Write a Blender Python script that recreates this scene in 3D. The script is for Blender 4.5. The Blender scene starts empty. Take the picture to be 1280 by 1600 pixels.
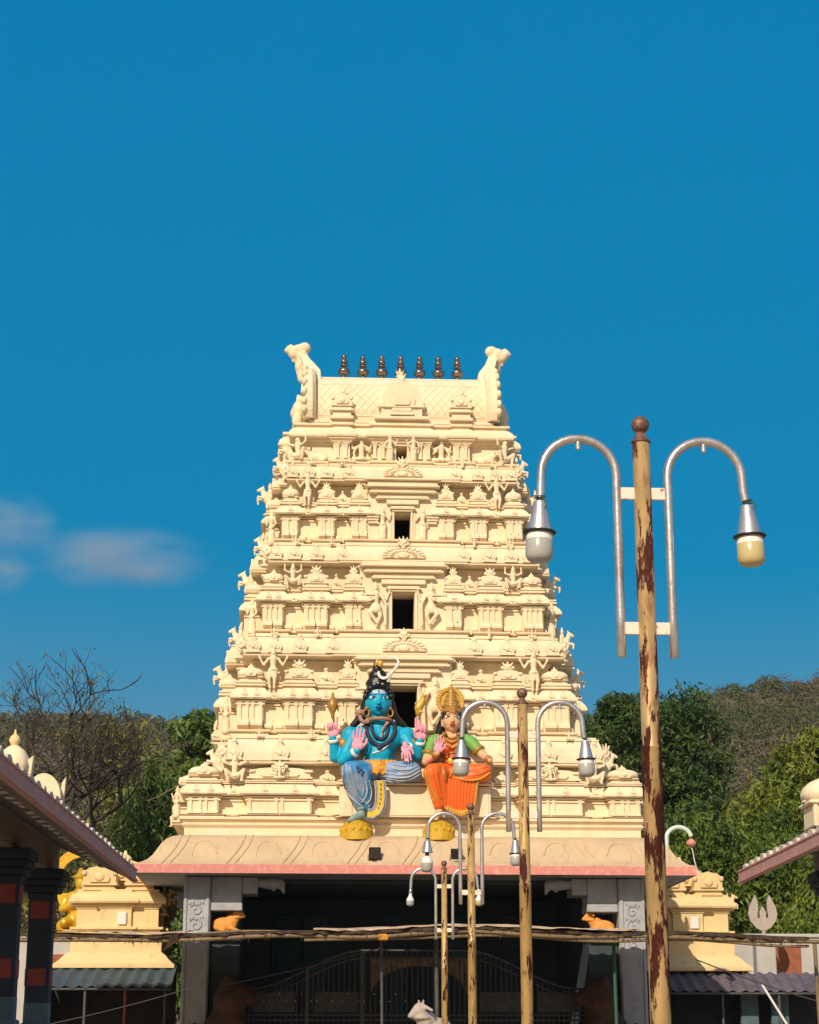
import bpy, bmesh, math, random
import numpy as np
from mathutils import Vector, Matrix, noise as mnoise
from mathutils.bvhtree import BVHTree

SC = bpy.context.scene
COL = SC.collection
R = math.radians
random.seed(7)

# ------------------------------------------------------------------ camera
cam_d = bpy.data.cameras.new('camera')
cam_d.sensor_fit = 'VERTICAL'; cam_d.sensor_height = 24.0; cam_d.lens = 45.0
cam_d.clip_start = 0.1; cam_d.clip_end = 12000
cam = bpy.data.objects.new('camera', cam_d); COL.objects.link(cam)
cam.location = (0, 0, 1.6); cam.rotation_euler = (R(90 + 15.9076), 0, R(-1.469))
SC.camera = cam

# ------------------------------------------------------------------ world, sun, exposure
SUN_EL, SUN_AZ = 34.0, 21.0          # sun behind the viewer's left shoulder
w = bpy.data.worlds.new('World'); SC.world = w; w.use_nodes = True
nt = w.node_tree; nt.nodes.clear()
sky = nt.nodes.new('ShaderNodeTexSky'); sky.sky_type = 'NISHITA'; sky.sun_disc = False
sky.sun_elevation = R(SUN_EL); sky.sun_rotation = R(180 + SUN_AZ)
sky.altitude = 300; sky.air_density = 1.0; sky.dust_density = 10.0; sky.ozone_density = 4.0
hs = nt.nodes.new('ShaderNodeHueSaturation'); hs.inputs['Saturation'].default_value = 6.0
hs.inputs['Hue'].default_value = 0.493; hs.inputs['Value'].default_value = 2.58
gm = nt.nodes.new('ShaderNodeGamma'); gm.inputs['Gamma'].default_value = 0.20
bg = nt.nodes.new('ShaderNodeBackground'); bg.inputs['Strength'].default_value = 0.143
out = nt.nodes.new('ShaderNodeOutputWorld')
nt.links.new(sky.outputs[0], gm.inputs['Color']); nt.links.new(gm.outputs[0], hs.inputs['Color']); nt.links.new(hs.outputs[0], bg.inputs['Color'])
nt.links.new(bg.outputs[0], out.inputs['Surface'])

sun_d = bpy.data.lights.new('sun', 'SUN'); sun_d.energy = 4.25; sun_d.angle = R(0.5)
sun_d.color = (1.0, 0.85, 0.66)
sun = bpy.data.objects.new('sun', sun_d); COL.objects.link(sun)
_e, _a = R(SUN_EL), R(SUN_AZ)
_to = Vector((-math.sin(_a) * math.cos(_e), -math.cos(_a) * math.cos(_e), math.sin(_e)))
sun.rotation_euler = _to.to_track_quat('Z', 'Y').to_euler()
sun.location = _to * 60

SC.view_settings.view_transform = 'Standard'; SC.view_settings.look = 'None'
SC.view_settings.exposure = 0.0; SC.view_settings.gamma = 1.0
SC.view_settings.use_curve_mapping = False
SC.cycles.max_bounces = 5; SC.cycles.diffuse_bounces = 3; SC.cycles.glossy_bounces = 3
SC.cycles.transparent_max_bounces = 6; SC.cycles.volume_bounces = 0

# ------------------------------------------------------------------ materials
M = {}
def mat(name, col, rough=0.7, metal=0.0, var=0.0, scale=3.0, bump=0.0, bscale=30.0, col2=None,
        lo=0.35, hi=0.7, stretch=None, spec=0.4, transl=0.0, rand=0.0, bdist=0.02, emit=None):
    """Principled material; noise in world space mixes col with col2 (wear, dirt, grain)."""
    m = bpy.data.materials.new(name); m.use_nodes = True
    n = m.node_tree; L = n.links; b = n.nodes['Principled BSDF']
    b.inputs['Roughness'].default_value = rough; b.inputs['Metallic'].default_value = metal
    b.inputs['Specular IOR Level'].default_value = spec
    b.inputs['Base Color'].default_value = (*col, 1)
    geo = n.nodes.new('ShaderNodeNewGeometry'); mp = n.nodes.new('ShaderNodeMapping')
    L.new(geo.outputs['Position'], mp.inputs['Vector'])
    if stretch: mp.inputs['Scale'].default_value = stretch
    if var > 0 or col2:
        c2 = col2 or tuple(c * (1 - var) for c in col)
        nz = n.nodes.new('ShaderNodeTexNoise'); nz.inputs['Scale'].default_value = scale
        nz.inputs['Detail'].default_value = 7; nz.inputs['Roughness'].default_value = 0.62
        L.new(mp.outputs[0], nz.inputs['Vector'])
        rp = n.nodes.new('ShaderNodeValToRGB'); rp.color_ramp.elements[0].position = lo
        rp.color_ramp.elements[1].position = hi
        rp.color_ramp.elements[0].color = (*col, 1); rp.color_ramp.elements[1].color = (*c2, 1)
        L.new(nz.outputs['Fac'], rp.inputs[0]); src = rp.outputs[0]
        L.new(src, b.inputs['Base Color'])
    else:
        src = None
    if rand > 0:
        oi = n.nodes.new('ShaderNodeNewGeometry')
        h2 = n.nodes.new('ShaderNodeHueSaturation')
        mr = n.nodes.new('ShaderNodeMapRange'); mr.inputs['To Min'].default_value = 1 - rand; mr.inputs['To Max'].default_value = 1 + rand
        L.new(oi.outputs['Random Per Island'], mr.inputs['Value']); L.new(mr.outputs[0], h2.inputs['Value'])
        mr2 = n.nodes.new('ShaderNodeMapRange'); mr2.inputs['To Min'].default_value = 0.485; mr2.inputs['To Max'].default_value = 0.515
        L.new(oi.outputs['Random Per Island'], mr2.inputs['Value']); L.new(mr2.outputs[0], h2.inputs['Hue'])
        if src: L.new(src, h2.inputs['Color'])
        else: h2.inputs['Color'].default_value = (*col, 1)
        src = h2.outputs[0]; L.new(src, b.inputs['Base Color'])
    if bump > 0:
        nb = n.nodes.new('ShaderNodeTexNoise'); nb.inputs['Scale'].default_value = bscale; nb.inputs['Detail'].default_value = 5
        L.new(mp.outputs[0], nb.inputs['Vector'])
        bp = n.nodes.new('ShaderNodeBump'); bp.inputs['Strength'].default_value = bump; bp.inputs['Distance'].default_value = bdist
        L.new(nb.outputs['Fac'], bp.inputs['Height']); L.new(bp.outputs[0], b.inputs['Normal'])
    if transl > 0:
        tr = n.nodes.new('ShaderNodeBsdfTranslucent'); mx = n.nodes.new('ShaderNodeMixShader'); mx.inputs[0].default_value = transl
        if src: L.new(src, tr.inputs['Color'])
        else: tr.inputs['Color'].default_value = (*col, 1)
        L.new(b.outputs[0], mx.inputs[1]); L.new(tr.outputs[0], mx.inputs[2])
        L.new(mx.outputs[0], n.nodes['Material Output'].inputs['Surface'])
    if emit:
        b.inputs['Emission Color'].default_value = (*emit[0], 1); b.inputs['Emission Strength'].default_value = emit[1]
    M[name] = m
    return m

def layer_dirt(m, col, scale, lo, hi, stretch=(1, 1, 1), amount=1.0):
    """A second noise layer over a material's colour: stains and streaks with a shape of their own."""
    n = m.node_tree; L = n.links; b = n.nodes['Principled BSDF']
    link = b.inputs['Base Color'].links
    src = link[0].from_socket if link else None
    mix = n.nodes.new('ShaderNodeMixRGB')
    if src: L.new(src, mix.inputs[1])
    else: mix.inputs[1].default_value = b.inputs['Base Color'].default_value
    mix.inputs[2].default_value = (*col, 1)
    geo = n.nodes.new('ShaderNodeNewGeometry'); mp = n.nodes.new('ShaderNodeMapping'); mp.inputs['Scale'].default_value = stretch
    nz = n.nodes.new('ShaderNodeTexNoise'); nz.inputs['Scale'].default_value = scale; nz.inputs['Detail'].default_value = 9
    nz.inputs['Roughness'].default_value = 0.68; nz.inputs['Distortion'].default_value = 0.25
    mr = n.nodes.new('ShaderNodeMapRange'); mr.inputs['From Min'].default_value = lo; mr.inputs['From Max'].default_value = hi
    mr.inputs['To Max'].default_value = amount
    L.new(geo.outputs['Position'], mp.inputs['Vector']); L.new(mp.outputs[0], nz.inputs['Vector'])
    L.new(nz.outputs['Fac'], mr.inputs['Value']); L.new(mr.outputs[0], mix.inputs[0])
    L.new(mix.outputs[0], b.inputs['Base Color'])
    return mix

mat('plaster', (0.86, 0.72, 0.50), 0.85, var=0.10, scale=1.3, bump=0.35, bscale=22, spec=0.15)
layer_dirt(M['plaster'], (0.70, 0.48, 0.25), 1.7, 0.48, 0.80, (1, 1, 0.6), 0.55)
layer_dirt(M['plaster'], (0.40, 0.27, 0.15), 5.0, 0.58, 0.80, (1.6, 1.6, 0.16), 0.5)
layer_dirt(M['plaster'], (0.46, 0.34, 0.22), 13.0, 0.60, 0.74, (1, 1, 0.8), 0.35)
mat('eave_plaster', (0.60, 0.45, 0.285), 0.85, var=0.16, scale=1.1, bump=0.4, bscale=14, spec=0.15)
layer_dirt(M['eave_plaster'], (0.36, 0.25, 0.16), 3.5, 0.54, 0.80, (1.6, 0.7, 0.5), 0.6)
mat('pink_paint', (0.66, 0.25, 0.21), 0.7, col2=(0.78, 0.46, 0.38), scale=7, lo=0.5, hi=0.78, bump=0.2)
mat('chamber_shade', (0.035, 0.035, 0.04), 0.95, var=0.3)  # near-black colour standing in for shade inside the tower doorways
mat('grey_paint', (0.43, 0.44, 0.455), 0.8, var=0.2, scale=3, bump=0.5, bscale=9, bdist=0.03)
layer_dirt(M['grey_paint'], (0.20, 0.17, 0.15), 2.2, 0.56, 0.8, (1, 1, 0.5), 0.6)
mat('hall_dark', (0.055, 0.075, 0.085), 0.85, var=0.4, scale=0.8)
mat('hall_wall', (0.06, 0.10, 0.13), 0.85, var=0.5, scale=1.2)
mat('orange_paint', (0.80, 0.34, 0.07), 0.6, var=0.25, scale=5)
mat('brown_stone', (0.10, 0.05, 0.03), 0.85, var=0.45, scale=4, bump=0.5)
mat('kalasha', (0.30, 0.25, 0.21), 0.30, metal=0.85, var=0.45, scale=9)
mat('iron', (0.11, 0.11, 0.11), 0.6, metal=0.3, var=0.4, scale=6)
mat('iron_brown', (0.20, 0.13, 0.085), 0.7, metal=0.1, var=0.5, scale=6)
mat('black_case', (0.012, 0.012, 0.013), 0.45)
# statue paints
mat('skin_blue', (0.0, 0.37, 0.58), 0.5, var=0.12, scale=2.0, bump=0.1)
mat('skin_palm', (0.80, 0.33, 0.42), 0.55, var=0.12, scale=6)
mat('skin_peach', (0.76, 0.42, 0.22), 0.55, var=0.12, scale=4)
mat('hair_black', (0.012, 0.011, 0.014), 0.38)
mat('cloth_slate', (0.26, 0.33, 0.46), 0.5, col2=(0.03, 0.24, 0.50), scale=1.6, lo=0.44, hi=0.58)
mat('cloth_lilac', (0.42, 0.40, 0.44), 0.5, var=0.2, scale=3)
mat('cloth_orange', (0.84, 0.15, 0.018), 0.5, var=0.15, scale=4)
mat('cloth_amber', (0.72, 0.33, 0.02), 0.55, col2=(0.42, 0.14, 0.01), scale=9, lo=0.45, hi=0.65)
mat('blouse_green', (0.17, 0.42, 0.08), 0.55, var=0.2)
mat('gold_paint', (0.70, 0.42, 0.07), 0.40, metal=0.15, var=0.35, scale=9)
mat('gold_dark', (0.46, 0.25, 0.055), 0.42, metal=0.2, var=0.35, scale=9)
mat('mustard', (0.62, 0.37, 0.015), 0.6, var=0.35, scale=7, bump=0.5, bscale=14)
mat('yellow_cloth', (0.82, 0.56, 0.05), 0.55, var=0.2, scale=8)
mat('silver_paint', (0.46, 0.46, 0.50), 0.4, var=0.3, scale=6)
mat('white_paint', (0.80, 0.77, 0.72), 0.6, var=0.12, scale=5)
mat('snake_brown', (0.42, 0.24, 0.16), 0.5, var=0.5, scale=9)
mat('lip_blue', (0.0, 0.03, 0.16), 0.4)
mat('lip_red', (0.40, 0.03, 0.02), 0.4)
mat('eye_white', (0.8, 0.85, 0.85), 0.3)
mat('eye_blue_white', (0.45, 0.72, 0.80), 0.3)
mat('foot_grey', (0.25, 0.36, 0.31), 0.6, var=0.3, scale=6)
mat('line_dark', (0.02, 0.03, 0.06), 0.6)
mat('ash_white', (0.58, 0.78, 0.84), 0.6, var=0.2, scale=10)
# lamps
mat('pole_paint', (0.56, 0.37, 0.16), 0.42, metal=0.25, var=0.35, scale=6, stretch=(1, 1, 0.35), bump=0.12, bscale=40)
mat('steel', (0.76, 0.71, 0.67), 0.27, metal=0.78, var=0.28, scale=9, stretch=(1, 1, 0.5), bump=0.1, bscale=60)
layer_dirt(M['steel'], (0.26, 0.14, 0.10), 6, 0.50, 0.78, (1, 1, 0.6), 0.75)
mat('bracket_white', (0.78, 0.68, 0.58), 0.6, col2=(0.28, 0.10, 0.05), scale=14, lo=0.58, hi=0.66)
mat('ball_brown', (0.17, 0.085, 0.06), 0.5, metal=0.3, col2=(0.40, 0.28, 0.24), scale=30, lo=0.5, hi=0.75, bump=0.2)
mat('aluminium', (0.58, 0.56, 0.54), 0.36, metal=0.7, var=0.2, scale=20)
mat('rim_black', (0.03, 0.022, 0.02), 0.5)
mat('bulb_white', (0.82, 0.78, 0.70), 0.35)
mat('bulb_grey', (0.40, 0.40, 0.36), 0.25, var=0.06, spec=0.5)
mat('bulb_cream', (0.56, 0.46, 0.22), 0.25, var=0.06, spec=0.5)
mat('wire_green', (0.03, 0.10, 0.06), 0.6)
# pavilions and yard
mat('roof_soffit', (0.23, 0.17, 0.135), 0.9, var=0.2, scale=0.8)
mat('pavilion_pink', (0.60, 0.31, 0.27), 0.8, var=0.25, scale=8, bump=0.5, bscale=40)
layer_dirt(M['pavilion_pink'], (0.80, 0.66, 0.58), 20, 0.55, 0.75, (1, 1, 1), 0.4)
mat('tile_white', (0.72, 0.62, 0.50), 0.85, var=0.35, scale=5, bump=0.3)
mat('pillar_navy', (0.03, 0.042, 0.06), 0.8, var=0.35, scale=3)
mat('pillar_red', (0.30, 0.06, 0.05), 0.8, var=0.3, scale=4)
mat('pillar_teal', (0.10, 0.16, 0.19), 0.8, var=0.35, scale=3)
mat('shrine_yellow', (0.80, 0.60, 0.31), 0.85, var=0.12, scale=1.5, bump=0.4, bscale=18, spec=0.15)
layer_dirt(M['shrine_yellow'], (0.34, 0.27, 0.19), 4.0, 0.55, 0.8, (1, 1, 0.5), 0.65)
mat('awning_blue', (0.055, 0.09, 0.115), 0.6, var=0.35, scale=3)
mat('awning_grey', (0.15, 0.12, 0.145), 0.7, var=0.4, scale=3)
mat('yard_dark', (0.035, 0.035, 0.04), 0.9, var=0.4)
mat('white_wall', (0.50, 0.48, 0.45), 0.85, var=0.18, scale=2)
mat('brick_red', (0.36, 0.12, 0.06), 0.85, var=0.4, scale=5)
mat('bamboo', (0.24, 0.165, 0.085), 0.6, var=0.4, scale=6)
mat('thatch', (0.085, 0.055, 0.035), 0.95, var=0.6, scale=9, bump=0.8, bscale=30)
mat('thatch_sheet', (0.56, 0.43, 0.31), 0.9, var=0.3, scale=3)
mat('pale_stone', (0.47, 0.40, 0.34), 0.8, var=0.2, scale=6, bump=0.4)
mat('cable', (0.05, 0.05, 0.05), 0.6)
mat('gold_leaf', (0.78, 0.46, 0.04), 0.38, metal=0.35, var=0.3, scale=6)
mat('pvc_white', (0.62, 0.72, 0.66), 0.5, var=0.15)
mat('lamp_pink', (0.70, 0.28, 0.20), 0.5, var=0.2, scale=10)
# ground and vegetation
mat('ground', (0.44, 0.35, 0.25), 0.95, var=0.35, scale=0.35)
mat('hill_soil', (0.16, 0.12, 0.075), 0.95, col2=(0.08, 0.085, 0.035), scale=0.02, lo=0.4, hi=0.62)
mat('bark', (0.06, 0.045, 0.035), 0.9, var=0.4, scale=4)
mat('bark_grey', (0.13, 0.11, 0.09), 0.9, var=0.4, scale=4)
for nm, c, c2 in (('leaf_dark', (0.034, 0.072, 0.018), (0.085, 0.130, 0.028)),
                  ('leaf_mid', (0.052, 0.105, 0.015), (0.145, 0.195, 0.026)),
                  ('leaf_bright', (0.075, 0.130, 0.014), (0.21, 0.235, 0.030)),
                  ('leaf_olive', (0.14, 0.15, 0.035), (0.21, 0.18, 0.05)),
                  ('leaf_mango', (0.065, 0.115, 0.024), (0.15, 0.21, 0.042))):
    mat(nm, c, 0.55, col2=c2, scale=0.8, lo=0.36, hi=0.62, transl=0.22, rand=0.45, spec=0.3)
mat('hill_green', (0.078, 0.092, 0.030), 0.8, col2=(0.150, 0.118, 0.068), scale=0.020, lo=0.42, hi=0.62, rand=0.08, spec=0.1)

# rust on the pole paint: long peeled patches
def rust_pole(m, lo, off):
    n = m.node_tree; L = n.links; b = n.nodes['Principled BSDF']
    mix = layer_dirt(m, (0.060, 0.011, 0.007), 2.6, lo, lo + 0.03, (4.2, 4.2, 0.9))
    for nd in n.nodes:
        if nd.type == 'MAPPING' and abs(nd.inputs['Scale'].default_value[0] - 4.2) < .01: nd.inputs['Location'].default_value = off
    fac = mix.inputs[0].links[0].from_socket
    mm = n.nodes.new('ShaderNodeMapRange'); mm.inputs['To Min'].default_value = 0.4; mm.inputs['To Max'].default_value = 0.85
    L.new(fac, mm.inputs['Value']); L.new(mm.outputs[0], b.inputs['Roughness'])
    layer_dirt(m, (0.24, 0.075, 0.02), 9.0, 0.54, 0.66, (1.6, 1.6, 0.6), 0.6)
mat('pole_paint_far', (0.58, 0.38, 0.14), 0.42, metal=0.25, var=0.35, scale=6, stretch=(1, 1, 0.35), bump=0.12, bscale=40)
rust_pole(M['pole_paint'], 0.492, (0.7, 0.2, 2.1)); rust_pole(M['pole_paint_far'], 0.535, (0, 0, 0))

# ------------------------------------------------------------------ mesh tools
class MB:
    """Collects vertices and faces, then links them as ONE mesh object."""
    def __init__(s): s.v = []; s.f = []; s.sm = []
    def add(s, vs, fs, smooth=False):
        o = len(s.v); s.v.extend([tuple(p) for p in vs]); s.f.extend([tuple(i + o for i in f) for f in fs])
        s.sm.extend([smooth] * len(fs)); return s
    def box(s, x0, x1, y0, y1, z0, z1):
        vs = [(x0, y0, z0), (x1, y0, z0), (x1, y1, z0), (x0, y1, z0), (x0, y0, z1), (x1, y0, z1), (x1, y1, z1), (x0, y1, z1)]
        return s.add(vs, [(3, 2, 1, 0), (4, 5, 6, 7), (0, 1, 5, 4), (1, 2, 6, 5), (2, 3, 7, 6), (3, 0, 4, 7)])
    def cbox(s, x0, x1, y0, y1, z0, z1, c=0.02):
        """Box with chamfered top, bottom and front edges."""
        pl = [(x0 + c, y0), (x1 - c, y0), (x1, y0 + c), (x1, y1 - c), (x1 - c, y1), (x0 + c, y1), (x0, y1 - c), (x0, y0 + c)]
        cx, cy = (x0 + x1) / 2, (y0 + y1) / 2
        def sh(k):
            return [(cx + (x - cx) * (1 - k * 2 * c / max(x1 - x0, 1e-6)), cy + (y - cy) * (1 - k * 2 * c / max(y1 - y0, 1e-6))) for x, y in pl]
        return s.rings([[(x, y, z0) for x, y in sh(1)], [(x, y, z0 + c) for x, y in pl], [(x, y, z1 - c) for x, y in pl], [(x, y, z1) for x, y in sh(1)]], True, True)
    def rings(s, rs, cap0=True, cap1=True, smooth=False, closed=True):
        n = len(rs[0]); vs = [p for r in rs for p in r]; fs = []
        m = n if closed else n - 1
        for i in range(len(rs) - 1):
            for j in range(m):
                k = (j + 1) % n
                fs.append((i * n + j, i * n + k, (i + 1) * n + k, (i + 1) * n + j))
        s.add(vs, fs, smooth)
        if cap0: s.add(rs[0], [tuple(reversed(range(n)))])
        if cap1: s.add(rs[-1], [tuple(range(n))])
        return s
    def lathe(s, prof, n=20, c=(0, 0, 0), smooth=True, sq=0.0):
        rs = []
        for r, z in prof:
            ring = []
            for k in range(n):
                a = 2 * math.pi * (k + 0.5) / n; ca, sa = math.cos(a), math.sin(a)
                if sq: q = (1 - sq) + sq / max(abs(ca), abs(sa))
                else: q = 1
                ring.append((c[0] + r * ca * q, c[1] + r * sa * q, c[2] + z))
            rs.append(ring)
        return s.rings(rs, True, True, smooth)
    def tube(s, pts, r, n=8, smooth=True, caps=True):
        pts = [Vector(p) for p in pts]; rs = []
        rr = r if isinstance(r, (list, tuple)) else [r] * len(pts)
        up = Vector((0, 0, 1)); prev = None
        for i, p in enumerate(pts):
            t = (pts[min(i + 1, len(pts) - 1)] - pts[max(i - 1, 0)])
            if t.length < 1e-9: t = Vector((0, 0, 1))
            t.normalize()
            if prev is None:
                a = up if abs(t.z) < 0.9 else Vector((1, 0, 0))
                u = t.cross(a).normalized()
            else:
                u = (prev - t * prev.dot(t))
                u = u.normalized() if u.length > 1e-6 else t.cross(up).normalized()
            prev = u; v = t.cross(u)
            rs.append([tuple(p + (u * math.cos(2 * math.pi * k / n) + v * math.sin(2 * math.pi * k / n)) * rr[i]) for k in range(n)])
        return s.rings(rs, caps, caps, smooth)
    def ell(s, c, r, nu=12, nv=8, rot=None):
        rs = []
        for i in range(nv + 1):
            ph = -math.pi / 2 + math.pi * i / nv; ph = max(min(ph, math.pi / 2 - 0.02), -math.pi / 2 + 0.02)
            ring = []
            for k in range(nu):
                a = 2 * math.pi * k / nu
                p = Vector((r[0] * math.cos(ph) * math.cos(a), r[1] * math.cos(ph) * math.sin(a), r[2] * math.sin(ph)))
                if rot: p = rot @ p
                ring.append((c[0] + p.x, c[1] + p.y, c[2] + p.z))
            rs.append(ring)
        return s.rings(rs, True, True, True)
    def cap(s, p0, p1, r0, r1, n=10):
        p0 = Vector(p0); p1 = Vector(p1); d = (p1 - p0)
        L = d.length
        if L < 1e-6: return s.ell(p0, (r0,) * 3)
        t = d / L; pts = []; rr = []
        for k in range(4):
            a = math.pi / 2 * (1 - k / 4); pts.append(p0 - t * r0 * math.sin(a)); rr.append(max(r0 * math.cos(a), r0 * 0.03))
        pts.append(p0); rr.append(r0); pts.append(p1); rr.append(r1)
        for k in range(1, 5):
            a = math.pi / 2 * k / 4; pts.append(p1 + t * r1 * math.sin(a)); rr.append(max(r1 * math.cos(a), r1 * 0.03))
        return s.tube(pts, rr, n)
    def prism(s, poly, y0, y1):
        """Polygon in x,z extruded along y (poly counter-clockwise seen from -y)."""
        a = [(x, y0, z) for x, z in poly]; b = [(x, y1, z) for x, z in poly]
        n = len(poly)
        fs = [tuple(range(n)), tuple(n + i for i in reversed(range(n)))]
        fs += [(i, n + i, n + (i + 1) % n, (i + 1) % n) for i in range(n)]
        return s.add(a + b, fs)
    def mesh(s, name, m=None):
        me = bpy.data.meshes.new(name); me.from_pydata(s.v, [], s.f)
        me.polygons.foreach_set('use_smooth', s.sm); me.update()
        if m: me.materials.append(M[m] if isinstance(m, str) else m)
        return me
    def build(s, name, m, parent=None, loc=None, **k):
        return place(name, s.mesh(name, m), parent, loc, **k)

def place(name, me, parent=None, loc=None, rz=0.0, scale=None, rot=None):
    o = bpy.data.objects.new(name, me); COL.objects.link(o)
    if parent: o.parent = parent
    if loc: o.location = loc
    if rz: o.rotation_euler = (0, 0, rz)
    if rot: o.rotation_euler = rot
    if scale is not None: o.scale = scale if isinstance(scale, (tuple, list)) else (scale,) * 3
    return o

def tag(o, label=None, cat=None, group=None, kind=None):
    if label: o['label'] = label
    if cat: o['category'] = cat
    if group: o['group'] = group
    if kind: o['kind'] = kind
    return o

def thing(name, loc, label, cat, group=None, rz=0.0):
    o = bpy.data.objects.new(name, None); COL.objects.link(o); o.location = loc; o.rotation_euler = (0, 0, rz)
    o.empty_display_size = 0.2
    return tag(o, label, cat, group)

def copy_tree(o, parent=None):
    c = o.copy(); COL.objects.link(c); c.parent = parent
    for ch in o.children: copy_tree(ch, c)
    return c

def offset_plan(plan, d):
    n = len(plan); res = []
    for i in range(n):
        p, a, b = plan[i], plan[i - 1], plan[(i + 1) % n]
        e1 = Vector((p[0] - a[0], p[1] - a[1])).normalized(); e2 = Vector((b[0] - p[0], b[1] - p[1])).normalized()
        n1 = Vector((e1.y, -e1.x)); n2 = Vector((e2.y, -e2.x))
        res.append((p[0] + d * (n1.x + n2.x), p[1] + d * (n1.y + n2.y)))
    return res

def loft(mb, plan, prof, cap0=True, cap1=True):
    return mb.rings([[(x, y, z) for x, y in offset_plan(plan, d)] for d, z in prof], cap0, cap1)

def plan_poly(hx, hy, front, side):
    """Rectilinear stepped plan: front / side are (from, to, projection) intervals, mirrored to back and other side."""
    def segs(h, lst):
        out = []; c = -h
        for a, b, p in sorted(lst):
            if a > c + 1e-6: out.append((c, a, 0.0))
            out.append((a, b, p)); c = b
        if c < h - 1e-6: out.append((c, h, 0.0))
        return out
    F = segs(hx, front); S = segs(hy, side); pts = []
    f0 = F[0][2]; s0 = S[0][2]
    def clean(p):
        if not pts or (abs(pts[-1][0] - p[0]) + abs(pts[-1][1] - p[1])) > 1e-6: pts.append(p)
    clean((-hx - s0, -hy - f0))
    for (a, b, p), (c, d, q) in zip(F, F[1:]):
        if abs(p - q) > 1e-6: clean((b, -hy - p)); clean((b, -hy - q))
    clean((hx + s0, -hy - F[-1][2]))
    for (a, b, p), (c, d, q) in zip(S, S[1:]):
        if abs(p - q) > 1e-6: clean((hx + p, b)); clean((hx + q, b))
    clean((hx + S[-1][2], hy + F[-1][2]))
    for (a, b, p), (c, d, q) in zip(F, F[1:]):
        if abs(p - q) > 1e-6: clean((-b, hy + p)); clean((-b, hy + q))
    clean((-hx - S[-1][2], hy + f0))
    for (a, b, p), (c, d, q) in zip(S, S[1:]):
        if abs(p - q) > 1e-6: clean((-hx - p, -b)); clean((-hx - q, -b))
    return pts

def blob(prims, voxel, smooth=3, mat_name='plaster', name='figure'):
    """One continuous sculpted surface grown over capsules and ellipsoids (voxel remesh + smoothing)."""
    mb = MB()
    for p in prims:
        if p[0] == 'c': mb.cap(*p[1:])
        elif p[0] == 'e': mb.ell(p[1], p[2], rot=p[3] if len(p) > 3 else None)
        elif p[0] == 'l': mb.lathe(p[1], 14, p[2])
    ob = mb.build('tmp', None)
    md = ob.modifiers.new('r', 'REMESH'); md.mode = 'VOXEL'; md.voxel_size = voxel
    if smooth:
        ms = ob.modifiers.new('s', 'SMOOTH'); ms.iterations = smooth; ms.factor = 0.5
    dg = bpy.context.evaluated_depsgraph_get(); dg.update()
    me = bpy.data.meshes.new_from_object(ob.evaluated_get(dg)); me.name = name
    old = ob.data; bpy.data.objects.remove(ob); bpy.data.meshes.remove(old)
    me.polygons.foreach_set('use_smooth', [True] * len(me.polygons))
    me.materials.clear(); me.materials.append(M[mat_name])
    return me
# ================================================================== temple tower
tower = thing('temple_tower', (1.286, 55.198, 0), 'tall cream stepped temple gate tower covered in sculpted plaster tiers', 'tower', rz=R(1.8))

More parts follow.
